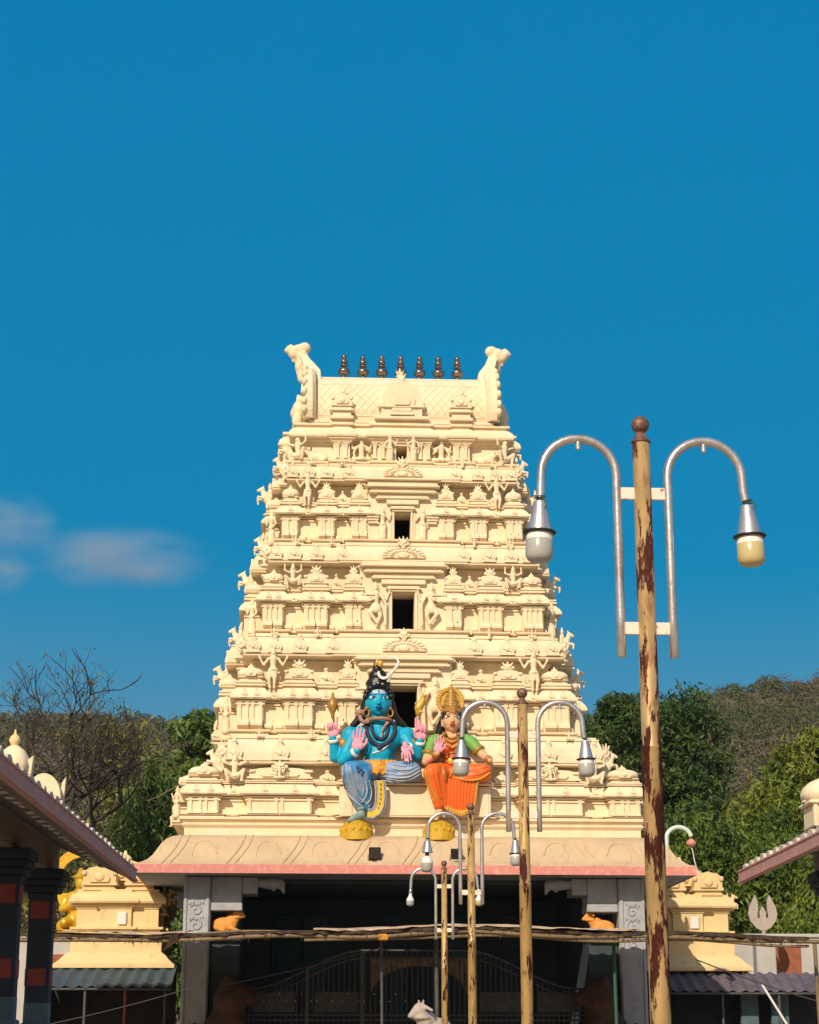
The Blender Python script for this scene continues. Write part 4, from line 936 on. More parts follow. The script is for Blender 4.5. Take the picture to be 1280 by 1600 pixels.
MB().lathe([(.09, -.03), (.11, 0), (.10, .06), (.05, .10)], 12, u(592, 1033, .52)).ell(u(595, 1032, .42), (.08, .06, .10)).ell(u(590, 1030, .42), (.06, .05, .09)).build('topknot_band', 'gold_paint', hair)
def crescent(c, r, th, m, name, parent):
    mb = MB(); N = 18; o = []; i_ = []
    for k in range(N + 1):
        a = math.radians(150 + 240 * k / N + 10); o.append((c[0] + r * math.cos(a), c[2] + r * math.sin(a)))
        i_.append((c[0] + r * 0.72 * math.cos(a) + 0.012, c[2] + r * 0.24 + r * 0.80 * math.sin(a)))
    ring = o + list(reversed(i_[1:-1]))
    n = len(o)
    for k in range(N):
        a0, a1 = o[k], o[k + 1]; b0, b1 = (i_[k] if k else o[0]), (i_[k + 1] if k < N - 1 else o[N])
        for (y0, y1) in ((c[1] - th, c[1] + th),):
            vs = [(a0[0], y0, a0[1]), (a1[0], y0, a1[1]), (b1[0], y0, b1[1]), (b0[0], y0, b0[1]), (a0[0], y1, a0[1]), (a1[0], y1, a1[1]), (b1[0], y1, b1[1]), (b0[0], y1, b0[1])]
            mb.add(vs, [(0, 1, 2, 3), (7, 6, 5, 4), (0, 4, 5, 1), (3, 2, 6, 7)])
    return mb.build(name, m, parent)
crescent(u(599.8, 1048.5, .33), .165, .03, 'white_paint', 'crescent_moon', hair)
MB().tube([u(607, 1061, .40), u(609.5, 1052, .36), u(615, 1044, .34), u(621, 1037, .34), u(624, 1030, .36), u(621, 1024, .38), u(612, 1022, .40)], [.05, .045, .04, .035, .033, .03, .02], 8).build('water_stream', 'white_paint', hair)
for a, b in ((585, 1066), (591, 1064.5), (598, 1066)): MB().ell(u(a, b, .28), (.035, .03, .025)).build('hair_jewel', 'silver_paint', hair)
S.face(bo, 592.5, 1088, 9.4, 'eye_blue_white', 'lip_blue', 1.08)
for b in (1075.0, 1077.6, 1080.2): S.strand([(582.5, b + 1), (592.5, b), (602.5, b + 1)], 0.020, 'forehead_stripe', 'ash_white', bo, 0.004)
S.strand([(592.5, 1073.5), (592.5, 1081)], 0.015, 'forehead_mark', 'line_dark', bo, 0.022)
for a in (573.5, 611): MB().tube([(u(a, 1110, .5)[0] + .075 * math.cos(t), u(a, 1110, .5)[1], u(a, 1110, .5)[2] + .10 * math.sin(t)) for t in np.linspace(0, 6.28, 14)], .028, 6).ell(u(a, 1103, .48), (.05, .04, .05)).build('earring', 'gold_dark', bo)
# snake round the neck with raised hood
pts = [(u(594, 1124, .54)[0] + .33 * math.cos(t), u(594, 1124, .54)[1] + .30 * math.sin(t), u(594, 1124, .54)[2] - .05 * math.sin(t)) for t in np.linspace(0.9, 6.6, 22)]
mb = MB().tube(pts, .055, 7); mb.tube([u(577, 1126, .30), u(570, 1128, .28), u(565, 1124, .30), u(563, 1116, .34)], [.05, .06, .06, .05], 7); mb.ell(u(563, 1112, .34), (.12, .05, .11)); mb.ell(u(563, 1112, .29), (.055, .03, .055))
mb.tube([u(607, 1127, .26), u(601, 1134, .24), u(597, 1142, .18), u(598, 1149, .16)], [.05, .035, .025, .018], 6); mb.build('snake', 'snake_brown', root)
S.strand([(573.5, 1127), (573.5, 1143), (580, 1158), (595, 1166), (610, 1158), (618, 1143), (617.5, 1127)], .060, 'garland', 'line_dark', root, .02, dens=6, beads=1)
S.strand([(581.5, 1128), (582, 1142), (587, 1151), (596, 1155), (604, 1150), (607, 1140), (607, 1128)], .052, 'garland', 'line_dark', root, .02, dens=6, beads=1)
MB().ell(S.on(593.5, 1168, .04), (.07, .05, .08)).build('pendant', 'line_dark', root)
S.strand([(617, 1122), (618.5, 1142), (611, 1160), (598, 1172), (583, 1177)], .020, 'sacred_thread', 'white_paint', root, .018)
# draped lower garment
P = [('e', u(594, 1203, .62), (.55, .40, .22)), ('c', u(606, 1202, .42), u(643, 1204, .12), .28, .25), ('c', u(648, 1209, .10), u(612, 1216, .16), .20, .14), ('e', u(650, 1204, .10), (.14, .18, .19)),
     ('c', u(580, 1202, .50), u(550, 1206, .02), .30, .28), ('c', u(549, 1208, .0), u(562, 1258, .16), .28, .13), ('c', u(566, 1212, .14), u(576, 1260, .20), .26, .12), ('c', u(556, 1212, .0), u(574, 1252, .12), .24, .12)]
cl = blob(P, 0.024, 3, 'cloth_slate', 'dhoti'); co = place('dhoti', cl, root); S.surf(cl)
for L_, r in (([(536, 1200), (537, 1222), (548, 1246), (566, 1261)], .024), ([(541, 1197), (545, 1222), (557, 1244), (574, 1256)], .018), ([(571, 1222), (575, 1236), (572, 1248), (566, 1254)], .022), ([(577, 1220), (582, 1236), (580, 1250), (573, 1258)], .022), ([(582, 1218), (586, 1236), (583, 1252), (576, 1261)], .018),
              ([(565, 1226), (569, 1236), (567, 1246)], .016), ([(597, 1211), (615, 1217), (640, 1216), (656, 1206)], .026), ([(600, 1206), (618, 1212), (640, 1211), (655, 1201)], .020), ([(604, 1217), (625, 1221.5), (645, 1218), (657, 1210)], .018), ([(610, 1199), (625, 1205), (642, 1204), (653, 1197)], .014), ([(595, 1213), (606, 1221), (618, 1224)], .018)):
    S.strand(L_, r, 'cloth_fold', 'silver_paint', co, .006)
for L_ in ([(548, 1200), (551, 1218), (560, 1236)], [(554, 1198), (559, 1216), (566, 1232)], [(615, 1195), (632, 1199), (648, 1196)], [(544, 1208), (549, 1228), (562, 1246)]):
    S.strand(L_, .03, 'cloth_fold', 'cloth_slate', co, -.005)
for i, (a, b) in enumerate(((559, 1203), (561, 1209), (564, 1206), (566, 1213), (568, 1209))): MB().ell(S.on(a, b, .01), (.03, .02, .045)).build('bead_tassel', 'line_dark', co)
P = [('e', u(594, 1194, .54), (.47, .40, .15)), ('e', u(594, 1201, .40), (.36, .30, .12))]
for k in range(9): P.append(('c', u(570 + k * 6, 1188, .22 + .02 * abs(k - 4)), u(574 + k * 5, 1205 + (3 if k % 2 else 0), .16 + .02 * abs(k - 4)), .05, .055))
place('waist_cloth', blob(P, 0.026, 1, 'cloth_amber', 'waist_cloth'), root)
# hanging yellow bordered sash
def ribbon(S, pts, w, name, m, y0=0.05, th=0.05, parent=None):
    mb = MB(); rs = []
    for i, (a, b, yy) in enumerate(pts):
        a0, b0, _ = pts[max(i - 1, 0)]; a1, b1, _ = pts[min(i + 1, len(pts) - 1)]
        d = Vector((a1 - a0, b1 - b0)).normalized(); n = Vector((d.y, -d.x)) * (w / 2)
        p, q = S.u(a + n.x, b + n.y, y0 + yy), S.u(a - n.x, b - n.y, y0 + yy)
        rs.append([p, q, (q[0], q[1] + th, q[2]), (p[0], p[1] + th, p[2])])
    mb.rings(rs, True, True); return mb.build(name, m, parent or S.root)
sash = [(594, 1220, 0), (595.5, 1232, .02), (596, 1246, .04), (595, 1258, .05), (590, 1268, .05), (582, 1273, .04), (575, 1272, .02)]
ribbon(S, sash, 17, 'sash_backing', 'cloth_lilac', .09); so = ribbon(S, sash, 8, 'sash', 'yellow_cloth', .04)
for d in (-5.2, 5.2, 8):
    mb = MB(); pts = []
    for i, (a, b, yy) in enumerate(sash):
        a0, b0, _ = sash[max(i - 1, 0)]; a1, b1, _ = sash[min(i + 1, len(sash) - 1)]; t = Vector((a1 - a0, b1 - b0)).normalized(); pts.append(S.u(a - t.y * d, b + t.x * d, .06 + yy))
    mb.tube(pts, .022, 6).build('sash_edge', 'silver_paint', so)
for k in range(6): MB().ell(S.u(595.3 + (0 if k < 4 else -1.5 * (k - 3)), 1226 + k * 7.2, .035 + .01 * k), (.022, .02, .045)).build('sash_motif', 'gold_dark', so)
P = [('c', u(564, 1258, .16), u(566, 1272, .18), .11, .11), ('c', u(566, 1273, .16), u(552, 1280, -.02), .115, .085), ('c', u(552, 1280, -.02), u(546, 1283, -.08), .075, .045), ('e', u(569, 1277, .22), (.10, .11, .09))]
for k in range(4): P.append(('c', u(549 + k * 1.8, 1281, -.06 + .03 * k), u(545 + k * 2.2, 1284, -.12 + .02 * k), .035, .028))
place('foot', blob(P, 0.02, 2, 'foot_grey', 'foot'), root)
S.band(u(564, 1258, .16), u(566, 1272, .18), .115, 'anklet', 'foot_grey', 0.35, 0.04)
pedestal(root, 558, 1304, S)

# ---- the orange-robed statue
root = thing('seated_statue', tower_pt(0.99, -5.0, 7.6), 'seated statue in orange sari with gold crown and round gold halo', 'statue', rz=R(1.8))
S = Statue(root, 708, 1280); u = S.u
aL = [u(678, 1155, .55), u(667, 1188, .32), u(684, 1177, .06)]; aR = [u(740, 1156, .55), u(757, 1177, .36), u(766, 1187, .12)]
P = [('c', u(708, 1146, .6), u(708, 1132, .57), .17, .14)]
for q in (aL, aR): P += [('c', tuple(Vector(q[0]).lerp(Vector(q[1]), .35)), q[1], .135, .12), ('c', q[1], q[2], .115, .075)]
P += head_prims(u, 708.5, 1122, .52, .245, .31, .80)
P += [('e', u(708, 1149, .56), (.40, .22, .14))]
body = blob(P, 0.022, 3, 'skin_peach', 'body'); bo = place('body', body, root); S.surf(body)
P = [('c', u(708, 1196, .60), u(708, 1178, .56), .30, .25), ('e', u(708, 1160, .56), (.40, .27, .28)), ('e', u(697, 1165, .40), (.19, .19, .18)), ('e', u(719, 1165, .40), (.19, .19, .18))]
tor = blob(P, 0.026, 2, 'cloth_orange', 'blouse'); to = place('blouse', tor, root)
for q, s in ((aL, -1), (aR, 1)):
    e = Vector(q[0]).lerp(Vector(q[1]), .62); P = [('c', u(708 + s * 24, 1151, .57), q[0], .17, .19), ('c', q[0], tuple(e), .18, .155)]
    place('sleeve', blob(P, 0.025, 2, 'blouse_green', 'sleeve'), root); S.band(q[0], q[1], .165, 'sleeve_band', 'gold_dark', .62, .05); S.band(q[1], q[2], .095, 'bangle', 'gold_dark', .80, .06)
place('hand', HAND_O, root, aL[2], rot=(R(-4), R(8), 0), scale=sc(.53, False)); place('hand', HAND_P, root, u(765, 1184, .14), rot=(R(205), R(-14), 0), scale=sc(.36, True))
S.face(bo, 708.5, 1117, 7.3, 'eye_white', 'lip_red', .84)
S.strand([(708.5, 1106), (708.5, 1113)], .012, 'forehead_mark', 'lip_red', bo, .012)
P = [('e', u(708.5, 1115, .64), (.27, .26, .30)), ('c', u(696, 1120, .68), u(690, 1140, .74), .12, .13), ('c', u(690, 1140, .74), u(680, 1144, .74), .11, .06), ('c', u(721, 1120, .68), u(728, 1140, .74), .12, .13), ('c', u(728, 1140, .74), u(735, 1144, .74), .11, .06), ('c', u(697.5, 1110, .45), u(696, 1124, .55), .06, .06), ('c', u(719.5, 1110, .45), u(721, 1124, .55), .06, .06)]
hair = place('hair', blob(P, 0.025, 2, 'hair_black', 'hair'), root)
x, y, z = u(708.5, 1108, .60)
cr = MB().lathe([(.22, -.02), (.25, .0), (.255, .08), (.23, .11), (.245, .14), (.225, .24), (.18, .27), (.195, .30), (.18, .38), (.13, .41), (.145, .44), (.13, .50), (.09, .53), (.10, .56), (.08, .62), (.05, .65), (.055, .68), (.015, .78)], 20, (x, y, z))
for k in range(16):
    a = 2 * math.pi * k / 16; cr.ell((x + .255 * math.cos(a), y + .255 * math.sin(a), z + .04), (.03, .03, .045), 6, 5); cr.ell((x + .235 * math.cos(a), y + .235 * math.sin(a), z + .18), (.03, .03, .03), 6, 5)
cr.prism([(x - .08, z - .04), (x + .08, z - .04), (x + .09, z + .12), (x, z + .22), (x - .09, z + .12)], y - .30, y - .20)
cr.build('crown', 'gold_dark', root)
x, y, z = u(707.5, 1087, .78)
hl = MB(); N = 28
hl.rings([[(x + r * math.cos(2 * math.pi * k / N), y + d, z + r * math.sin(2 * math.pi * k / N)) for k in range(N)] for r, d in ((.36, -.06), (.355, .0), (.355, .04), (.0, .04))], False, False)
hl.rings([[(x + r * math.cos(2 * math.pi * k / N), y + d, z + r * math.sin(2 * math.pi * k / N)) for k in range(N)] for r, d in ((.0, -.01), (.26, -.01), (.28, -.05), (.36, -.06))], False, False)
for k in range(26):
    a = 2 * math.pi * k / 26; hl.ell((x + .345 * math.cos(a), y - .03, z + .345 * math.sin(a)), (.045, .035, .045), 6, 5)
hl.build('halo', 'gold_paint', root)
S.surf(tor)
for L_, r, m in (([(695, 1144), (699, 1153), (708, 1158), (717, 1153), (721, 1144)], .045, 'gold_dark'), ([(693, 1147), (697, 1160), (708, 1167), (719, 1160), (723, 1147)], .035, 'gold_paint'), ([(698, 1143), (702, 1149), (708, 1151), (714, 1149), (718, 1143)], .03, 'gold_dark')):
    S.strand(L_, r, 'necklace', m, root, .03, dflt=.30, beads=1, dens=6)
S.strand([(693, 1186), (708, 1189), (722, 1186)], .04, 'waist_belt', 'gold_dark', root, .02, dflt=.3); MB().ell(S.on(706, 1187, .04), (.10, .05, .10)).build('belt_medallion', 'gold_paint', root)
S.strand([(688, 1172), (700, 1176), (716, 1172), (727, 1165)], .02, 'blouse_trim', 'gold_dark', root, .01, dflt=.35)
P = [('e', u(708, 1204, .60), (.50, .40, .22)), ('c', u(716, 1205, .42), u(754, 1206, .12), .27, .24), ('c', u(758, 1210, .10), u(722, 1216, .14), .19, .16), ('c', u(694, 1204, .50), u(677, 1207, .02), .29, .24), ('c', u(675, 1209, .0), u(686, 1256, .14), .24, .15), ('c', u(686, 1212, .1), u(692, 1254, .2), .22, .16)]
cl = blob(P, 0.024, 3, 'cloth_orange', 'sari'); co = place('sari', cl, root); S.surf(cl)
# pleated fan of the sari
mb = MB(); top = []; N = 44
rows = []
for j in range(7):
    t = j / 6; row = []
    for k in range(N + 1):
        f = k / N; al, ar = 690 - 1 * t + 8 * t * t * .6, 748 - 6 * t; a = al + (ar - al) * f
        dip = 56 - 10 * abs(f - .55) ** 1.5 * 3
        b = 1216 + 1 * (1 - f) + dip * t
        row.append(S.u(a, b, .02 + .10 * t + .035 * math.cos(f * math.pi * 2 * 11) * (.4 + .6 * t) + .10 * (f - .45) ** 2))
    rows.append(row)
vs = [p for r in rows for p in r]; n1 = N + 1
fs = [(j * n1 + k, j * n1 + k + 1, (j + 1) * n1 + k + 1, (j + 1) * n1 + k) for j in range(6) for k in range(N)]
bk = [(x_, .42, z_) for x_, y_, z_ in rows[0]], [(x_, .42, z_) for x_, y_, z_ in rows[-1]]
mb.add(vs, fs, True); mb.rings([rows[-1], bk[1]], False, False, closed=False); mb.rings([bk[0], rows[0]], False, False, closed=False)
mb.rings([[r[0] for r in rows], [(r[0][0], .42, r[0][2]) for r in rows]], False, False, closed=False); mb.rings([[(r[-1][0], .42, r[-1][2]) for r in rows], [r[-1] for r in rows]], False, False, closed=False)
po = mb.build('pleats', 'cloth_orange', co)
bd = MB(); bd.rings([[(x_, y_ - .02, z_ + .12) for x_, y_, z_ in rows[-1]], [(x_, y_ - .035, z_ + .06) for x_, y_, z_ in rows[-1]], [(x_, y_ - .02, z_ - .02) for x_, y_, z_ in rows[-1]]], False, False, True, closed=False); bd.build('hem_border', 'gold_paint', co)
bd = MB(); bd.tube([(r[-1][0] - .02, r[-1][1] - .03, r[-1][2]) for r in rows], .035, 6); bd.tube([(r[-1][0] - .10, r[-1][1] - .03, r[-1][2]) for r in rows], .018, 6); bd.build('hem_border', 'gold_paint', co)
for L_, r, m in (([(668, 1212), (673, 1232), (684, 1252)], .022, 'gold_paint'), ([(664, 1205), (667, 1226), (678, 1252)], .018, 'gold_paint'), ([(708, 1213), (728, 1220), (750, 1218), (765, 1208)], .024, 'gold_paint'), ([(706, 1206), (726, 1213), (748, 1211), (764, 1203)], .02, 'cloth_orange'), ([(712, 1199), (730, 1205), (748, 1203), (762, 1198)], .02, 'cloth_orange'), ([(680, 1206), (684, 1226), (690, 1246)], .025, 'cloth_orange'), ([(674, 1204), (679, 1226), (687, 1248)], .022, 'cloth_orange'), ([(692, 1200), (694, 1212), (696, 1218)], .05, 'gold_dark'), ([(712, 1196), (706, 1208), (703, 1214)], .03, 'gold_paint')):
    S.strand(L_, r, 'sari_fold', m, co, .0 if 'cloth' in m else .006)
P = [('c', u(686, 1254, .16), u(687, 1268, .16), .10, .10), ('c', u(687, 1270, .14), u(678, 1278, -.02), .10, .075), ('c', u(678, 1278, -.02), u(675, 1280, -.08), .07, .045)]
for k in range(4): P.append(('c', u(676 + k * 2.4, 1279, -.06), u(674.5 + k * 2.6, 1281, -.12 + .01 * k), .032, .026))
place('foot', blob(P, 0.02, 2, 'skin_peach', 'foot'), root); S.band(u(686, 1254, .16), u(687, 1268, .16), .12, 'anklet', 'gold_dark', .35, .06)
pedestal(root, 686, 1304, S)

# ---- floodlights on the eave
for i, (x, lab, tilt) in enumerate(((-1.08, 'black floodlight on the eave below the blue statue', R(8)), (1.02, 'black floodlight on the eave below the orange-robed statue', R(50)))):
    p = tower_pt(x, -5.62, 6.46)
    r_ = thing('floodlight', p, lab, 'floodlight', 'floodlights on the eave', rz=R(1.8 + (4 if i == 0 else -8)))
    h = MB().cbox(-.15, .15, -.05, .05, -.15, .17, .015); hs_ = h.build('housing', 'black_case', r_, (0, 0, .18)); hs_.rotation_euler = (tilt, 0, 0)
    MB().cbox(-.125, .125, -.062, -.052, -.12, .14, .004).build('lens', 'rim_black', hs_)
    MB().tube([(-.17, 0, .16), (-.17, 0, .0), (.17, 0, .0), (.17, 0, .16)], .012, 6).build('yoke', 'iron', r_); MB().cbox(-.06, .06, -.06, .06, -.09, .01, .01).build('foot_plate', 'iron', r_)

# ================================================================== lamp posts
def lampost(X, Y, top, label, kinds, lean=0.0):
    """Rusty pole with two cane-shaped steel arms; heights measured from the first post, top of ball 5.655."""
    k = top / 5.655
    r_ = thing('lamp_post', (X, Y, 0), label, 'lamp post', 'lamp posts down the middle of the yard')
    r_.scale = (1, 1, k); r_.rotation_euler = (0, lean, R(random.uniform(-3, 3)))
    mb = MB().lathe([(.066, 0.0), (.0635, 3.46), (.066, 3.465), (.066, 3.48), (.0595, 3.49), (.056, 5.475), (.0, 5.476)], 24)
    mb.lathe([(.14, 0), (.14, .02), (.08, .03)], 20)
    pole = mb.build('pole', 'pole_paint' if Y < 15 else 'pole_paint_far', r_)
    MB().lathe([(.060, 5.470), (.064, 5.474), (.064, 5.486), (.045, 5.49), (.040, 5.515), (.033, 5.525), (.030, 5.545), (.0, 5.55)], 20).build('collar', 'ball_brown', pole)
    MB().ell((0, 0, 5.595), (.060, .060, .060), 24, 16).build('ball', 'ball_brown', pole)
    for s in (-1, 1):
        pts = [(s * .168, 0, 4.045), (s * .168, 0, 4.05)] + [(s * .168, 0, z) for z in np.linspace(4.3, 5.247, 6)]
        for a in np.linspace(0, math.pi, 15)[1:]: pts.append((s * (.414 - .246 * math.cos(a)), 0, 5.247 + .246 * math.sin(a)))
        pts.append((s * .664, 0, 5.16)); pts.append((s * (.668 if s < 0 else .676), 0, 5.085))
        mb = MB().tube(pts, [.020] + [.029] * (len(pts) - 1), 14); arm = mb.build('arm', 'steel', r_)
        MB().tube([(s * .414, 0, 5.475), (s * .414, 0, 5.42)], .019, 10).build('stub', 'steel', arm)
        for z in (5.125, 4.232):
            a0, a1 = sorted((s * .052, s * .150)); MB().cbox(a0, a1, -.012, .012, z - .04, z + .04, .003).build('bracket', 'bracket_white', r_)
        kd = kinds[0 if s < 0 else 1]; lx = s * (.670 if s < 0 else .684)
        tilt = -s * R(2)
        if kd[0] == 'cone':
            lm = MB().lathe([(.012, .03), (.016, .0), (.040, -.006), (.044, -.012), (.044, -.035), (.047, -.045), (.080, -.205), (.083, -.215)], 24).build('lamp_holder', 'aluminium', r_, (lx, 0, 5.065))
            MB().lathe([(.084, -.203), (.107, -.208), (.108, -.214), (.102, -.219), (.078, -.218)], 28).build('rim', 'rim_black', lm)
            MB().lathe([(.080, -.219), (.084, -.224), (.086, -.262), (.086, -.2645)], 24).build('bulb_collar', 'bulb_white', lm)
            MB().lathe([(.0862, -.265), (.088, -.268), (.089, -.345), (.086, -.372), (.076, -.393), (.055, -.406), (.028, -.411), (.001, -.412)], 24).build('bulb', kd[1], lm)
        elif kd[0] == 'shade':
            lm = MB().lathe([(.012, .03), (.02, .0), (.040, -.02), (.045, -.04), (.085, -.20), (.088, -.205)], 24).build('lamp_holder', 'aluminium', r_, (lx, 0, 5.065))
            MB().lathe([(.03, -.19), (.03, -.24), (.036, -.26)], 16).build('socket', 'rim_black', lm)
            MB().lathe([(.038, -.261), (.060, -.285), (.085, -.32), (.092, -.35), (.092, -.375)], 24).build('bulb_collar', 'bulb_white', lm)
            MB().lathe([(.0925, -.376), (.093, -.40), (.090, -.47), (.076, -.50), (.04, -.515), (.001, -.518)], 24).build('bulb', kd[1], lm)
        else:                   # bare bottle-shaped bulb
            lm = MB().lathe([(.014, .03), (.022, .01), (.030, -.01), (.030, -.07), (.024, -.09)], 16).build('lamp_holder', 'aluminium', r_, (lx, 0, 5.065))
            MB().lathe([(.030, -.091), (.032, -.13), (.052, -.17), (.072, -.20), (.076, -.235)], 20).build('bulb_collar', 'bulb_white', lm)
            MB().lathe([(.0762, -.236), (.077, -.29), (.066, -.325), (.03, -.345), (.001, -.348)], 20).build('bulb', kd[1], lm)
        lm.rotation_euler = (0, tilt, 0)
        wv = MB(); rnd = random.Random(int(X * 100) + s)
        p = [(lx, -.02, 5.085)] + [(lx + rnd.uniform(.01, .06), -.03 + rnd.uniform(-.02, .02), 5.07 - .025 * i) for i in range(4)] + [(lx + .05, -.01, 4.94)]
        wv.tube(p, .0045, 5); wv.tube([(lx + .03 * math.cos(t), -.01 + .03 * math.sin(t), 5.075 + .003 * t) for t in np.linspace(0, 9, 16)], .004, 5); wv.build('wire_wrap', 'wire_green', lm)
        bpy.context.view_layer.update(); wo = [c for c in lm.children if c.name.startswith('wire_wrap')][0]; wo.location = (-lx, 0, -5.065)
    return r_
lampost(1.817, 11.9, 5.655, 'rusty lamp post nearest the viewer, tallest in the picture', (('cone', 'bulb_grey'), ('cone', 'bulb_cream')))
lampost(1.779, 20.9, 5.545, 'second nearest rusty lamp post, standing before the tower right half', (('cone', 'bulb_grey'), ('cone', 'bulb_grey')))
lampost(1.717, 29.9, 5.425, 'third lamp post from the viewer, its ball below the orange statue', (('shade', 'bulb_grey'), ('cone', 'bulb_grey')))
lampost(1.690, 38.9, 5.43, 'farthest and smallest lamp post with bare bottle-shaped bulbs', (('bare', 'bulb_grey'), ('bare', 'bulb_cream')))
# ================================================================== entrance: bulls, lions, gate
P_ = [('e', (0, 0, .30), (.46, .26, .28)), ('e', (.22, 0, .50), (.20, .18, .20)), ('c', (.30, 0, .45), (.46, -.02, .70), .20, .15), ('c', (.46, -.02, .76), (.64, -.04, .62), .135, .085), ('e', (.67, -.04, .60), (.075, .08, .06)),
      ('c', (.40, -.12, .80), (.34, -.30, .72), .05, .035), ('c', (.40, .12, .80), (.34, .30, .72), .05, .035), ('c', (.42, -.06, .86), (.42, -.09, .94), .04, .025), ('c', (.42, .06, .86), (.42, .09, .94), .04, .025), ('e', (.40, 0, .56), (.24, .22, .07)), ('e', (.56, -.15, .72), (.03, .03, .03)),
      ('c', (.24, -.20, .18), (.50, -.22, .08), .08, .05), ('c', (.24, .20, .18), (.50, .22, .08), .08, .05), ('c', (-.28, -.22, .2), (-.02, -.28, .09), .12, .06), ('c', (-.28, .22, .2), (-.02, .28, .09), .12, .06)]
BULL_W = blob(P_, .025, 2, 'pale_stone', 'bull_statue')
BULL_N = BULL_W.copy(); BULL_N.materials.clear(); BULL_N.materials.append(M['orange_paint'])
def solo(name, me, loc, label, cat, rz=0.0, scale=1.0, group=None):
    return tag(place(name, me, None, loc, rz=rz, scale=scale), label, cat, group)
solo('bull_statue', BULL_N, tower_pt(-4.88, -4.75, 4.69), 'orange lying bull statue on the ledge beside the left grey pillar', 'statue', R(1.8), (0.72, 0.60, 0.72))
solo('bull_statue', BULL_N, tower_pt(4.86, -4.75, 4.69), 'orange lying bull statue on the ledge beside the right grey pillar', 'statue', R(181.8), (0.72, 0.60, 0.66))
P_ = [('c', (-.25, 0, .25), (.0, 0, .70), .30, .24), ('e', (.08, 0, .66), (.24, .24, .30)), ('e', (.08, 0, 1.05), (.25, .26, .27)), ('c', (.22, 0, 1.05), (.38, 0, .98), .16, .11), ('e', (.05, 0, .95), (.28, .30, .24)), ('c', (.2, -.16, .6), (.26, -.17, .06), .10, .08), ('c', (.2, .16, .6), (.26, .17, .06), .10, .08), ('e', (-.2, -.24, .2), (.26, .12, .2)), ('e', (-.2, .24, .2), (.26, .12, .2)), ('c', (-.05, -.30, .06), (.14, -.30, .05), .07, .06), ('c', (-.05, .30, .06), (.14, .30, .05), .07, .06), ('e', (.0, -.18, 1.28), (.06, .05, .08)), ('e', (.0, .18, 1.28), (.06, .05, .08)), ('c', (-.45, 0, .2), (-.5, 0, .6), .06, .04)]
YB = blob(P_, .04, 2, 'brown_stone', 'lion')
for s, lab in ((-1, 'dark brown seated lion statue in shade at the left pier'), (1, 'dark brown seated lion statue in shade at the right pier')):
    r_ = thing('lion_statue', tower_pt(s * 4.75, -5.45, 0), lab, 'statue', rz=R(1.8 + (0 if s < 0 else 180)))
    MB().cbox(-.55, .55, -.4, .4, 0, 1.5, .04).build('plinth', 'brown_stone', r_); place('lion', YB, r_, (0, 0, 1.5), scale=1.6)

gate = thing('iron_gate', tower_pt(0, -4.75, 0), 'dark iron gate of vertical bars with curved top rails', 'gate', rz=R(1.8))
def gtop(x):            # height of the top rail: high in the middle, sweeping down to both sides
    a = abs(x); t = min(max((a - 1.3) / 2.9, 0), 1); return 4.28 - 0.95 * (t * t * (3 - 2 * t))
BAR = MB().box(-.012, .012, -.012, .012, 0, 1).mesh('bar', 'iron')
for i in range(66):
    x = -4.35 + i * 8.7 / 65
    place('bar', BAR, gate, (x, 0, 0.15), scale=(1, 1, gtop(x) - 0.15))
for dz, r in ((0, .03), (-.20, .022)): MB().tube([(x, -.03, gtop(x) + dz) for x in np.linspace(-4.38, 4.38, 45)], r, 6).build('top_rail', 'iron', gate)
for z in (0.2, 2.55, 2.68): MB().cbox(-4.38, 4.38, -.04, .0, z - .02, z + .02, .005).build('rail', 'iron', gate)
for x in (-4.38, -2.75, -1.35, 1.55, 2.95, 4.38): MB().cbox(x - .05, x + .05, -.06, .05, 0, gtop(x) + .03, .01).build('post', 'iron', gate)
mb = MB()
for k in range(40):
    a = math.pi * k / 39; mb.v = mb.v
arc = [(0.1 + 1.25 * math.cos(a), 3.05 + 0.85 * math.sin(a)) for a in np.linspace(0, math.pi, 20)]
MB().prism([(1.35, 4.12), (-1.15, 4.12)] + [(x, z) for x, z in reversed(arc)], -.012, .015).build('arch_panel', 'iron_brown', gate)
for x in (-3.6, -2.0, 2.2, 3.7):
    MB().box(x - .55, x + .55, .02, .035, 2.75, 3.25).build('mesh_panel', 'iron', gate)
for i in range(20):
    MB().ell((-4.1 + i * .2 + (.05 if i % 2 else 0), -.05, 2.9 + (.12 if i % 3 else .3)), (.022, .02, .022), 6, 5).build('stud', 'steel', gate)

# pale bull statue out in the yard, in front of the gate
r_ = thing('bull_statue', (1.60, 41.0, 0), 'pale stone bull statue behind the lamp posts, before the gate', 'statue', rz=R(215))
MB().cbox(-.6, .6, -.42, .42, 0, 1.9, .03).build('plinth', 'pale_stone', r_); place('bull', BULL_W, r_, (0, 0, 1.9), scale=.92)

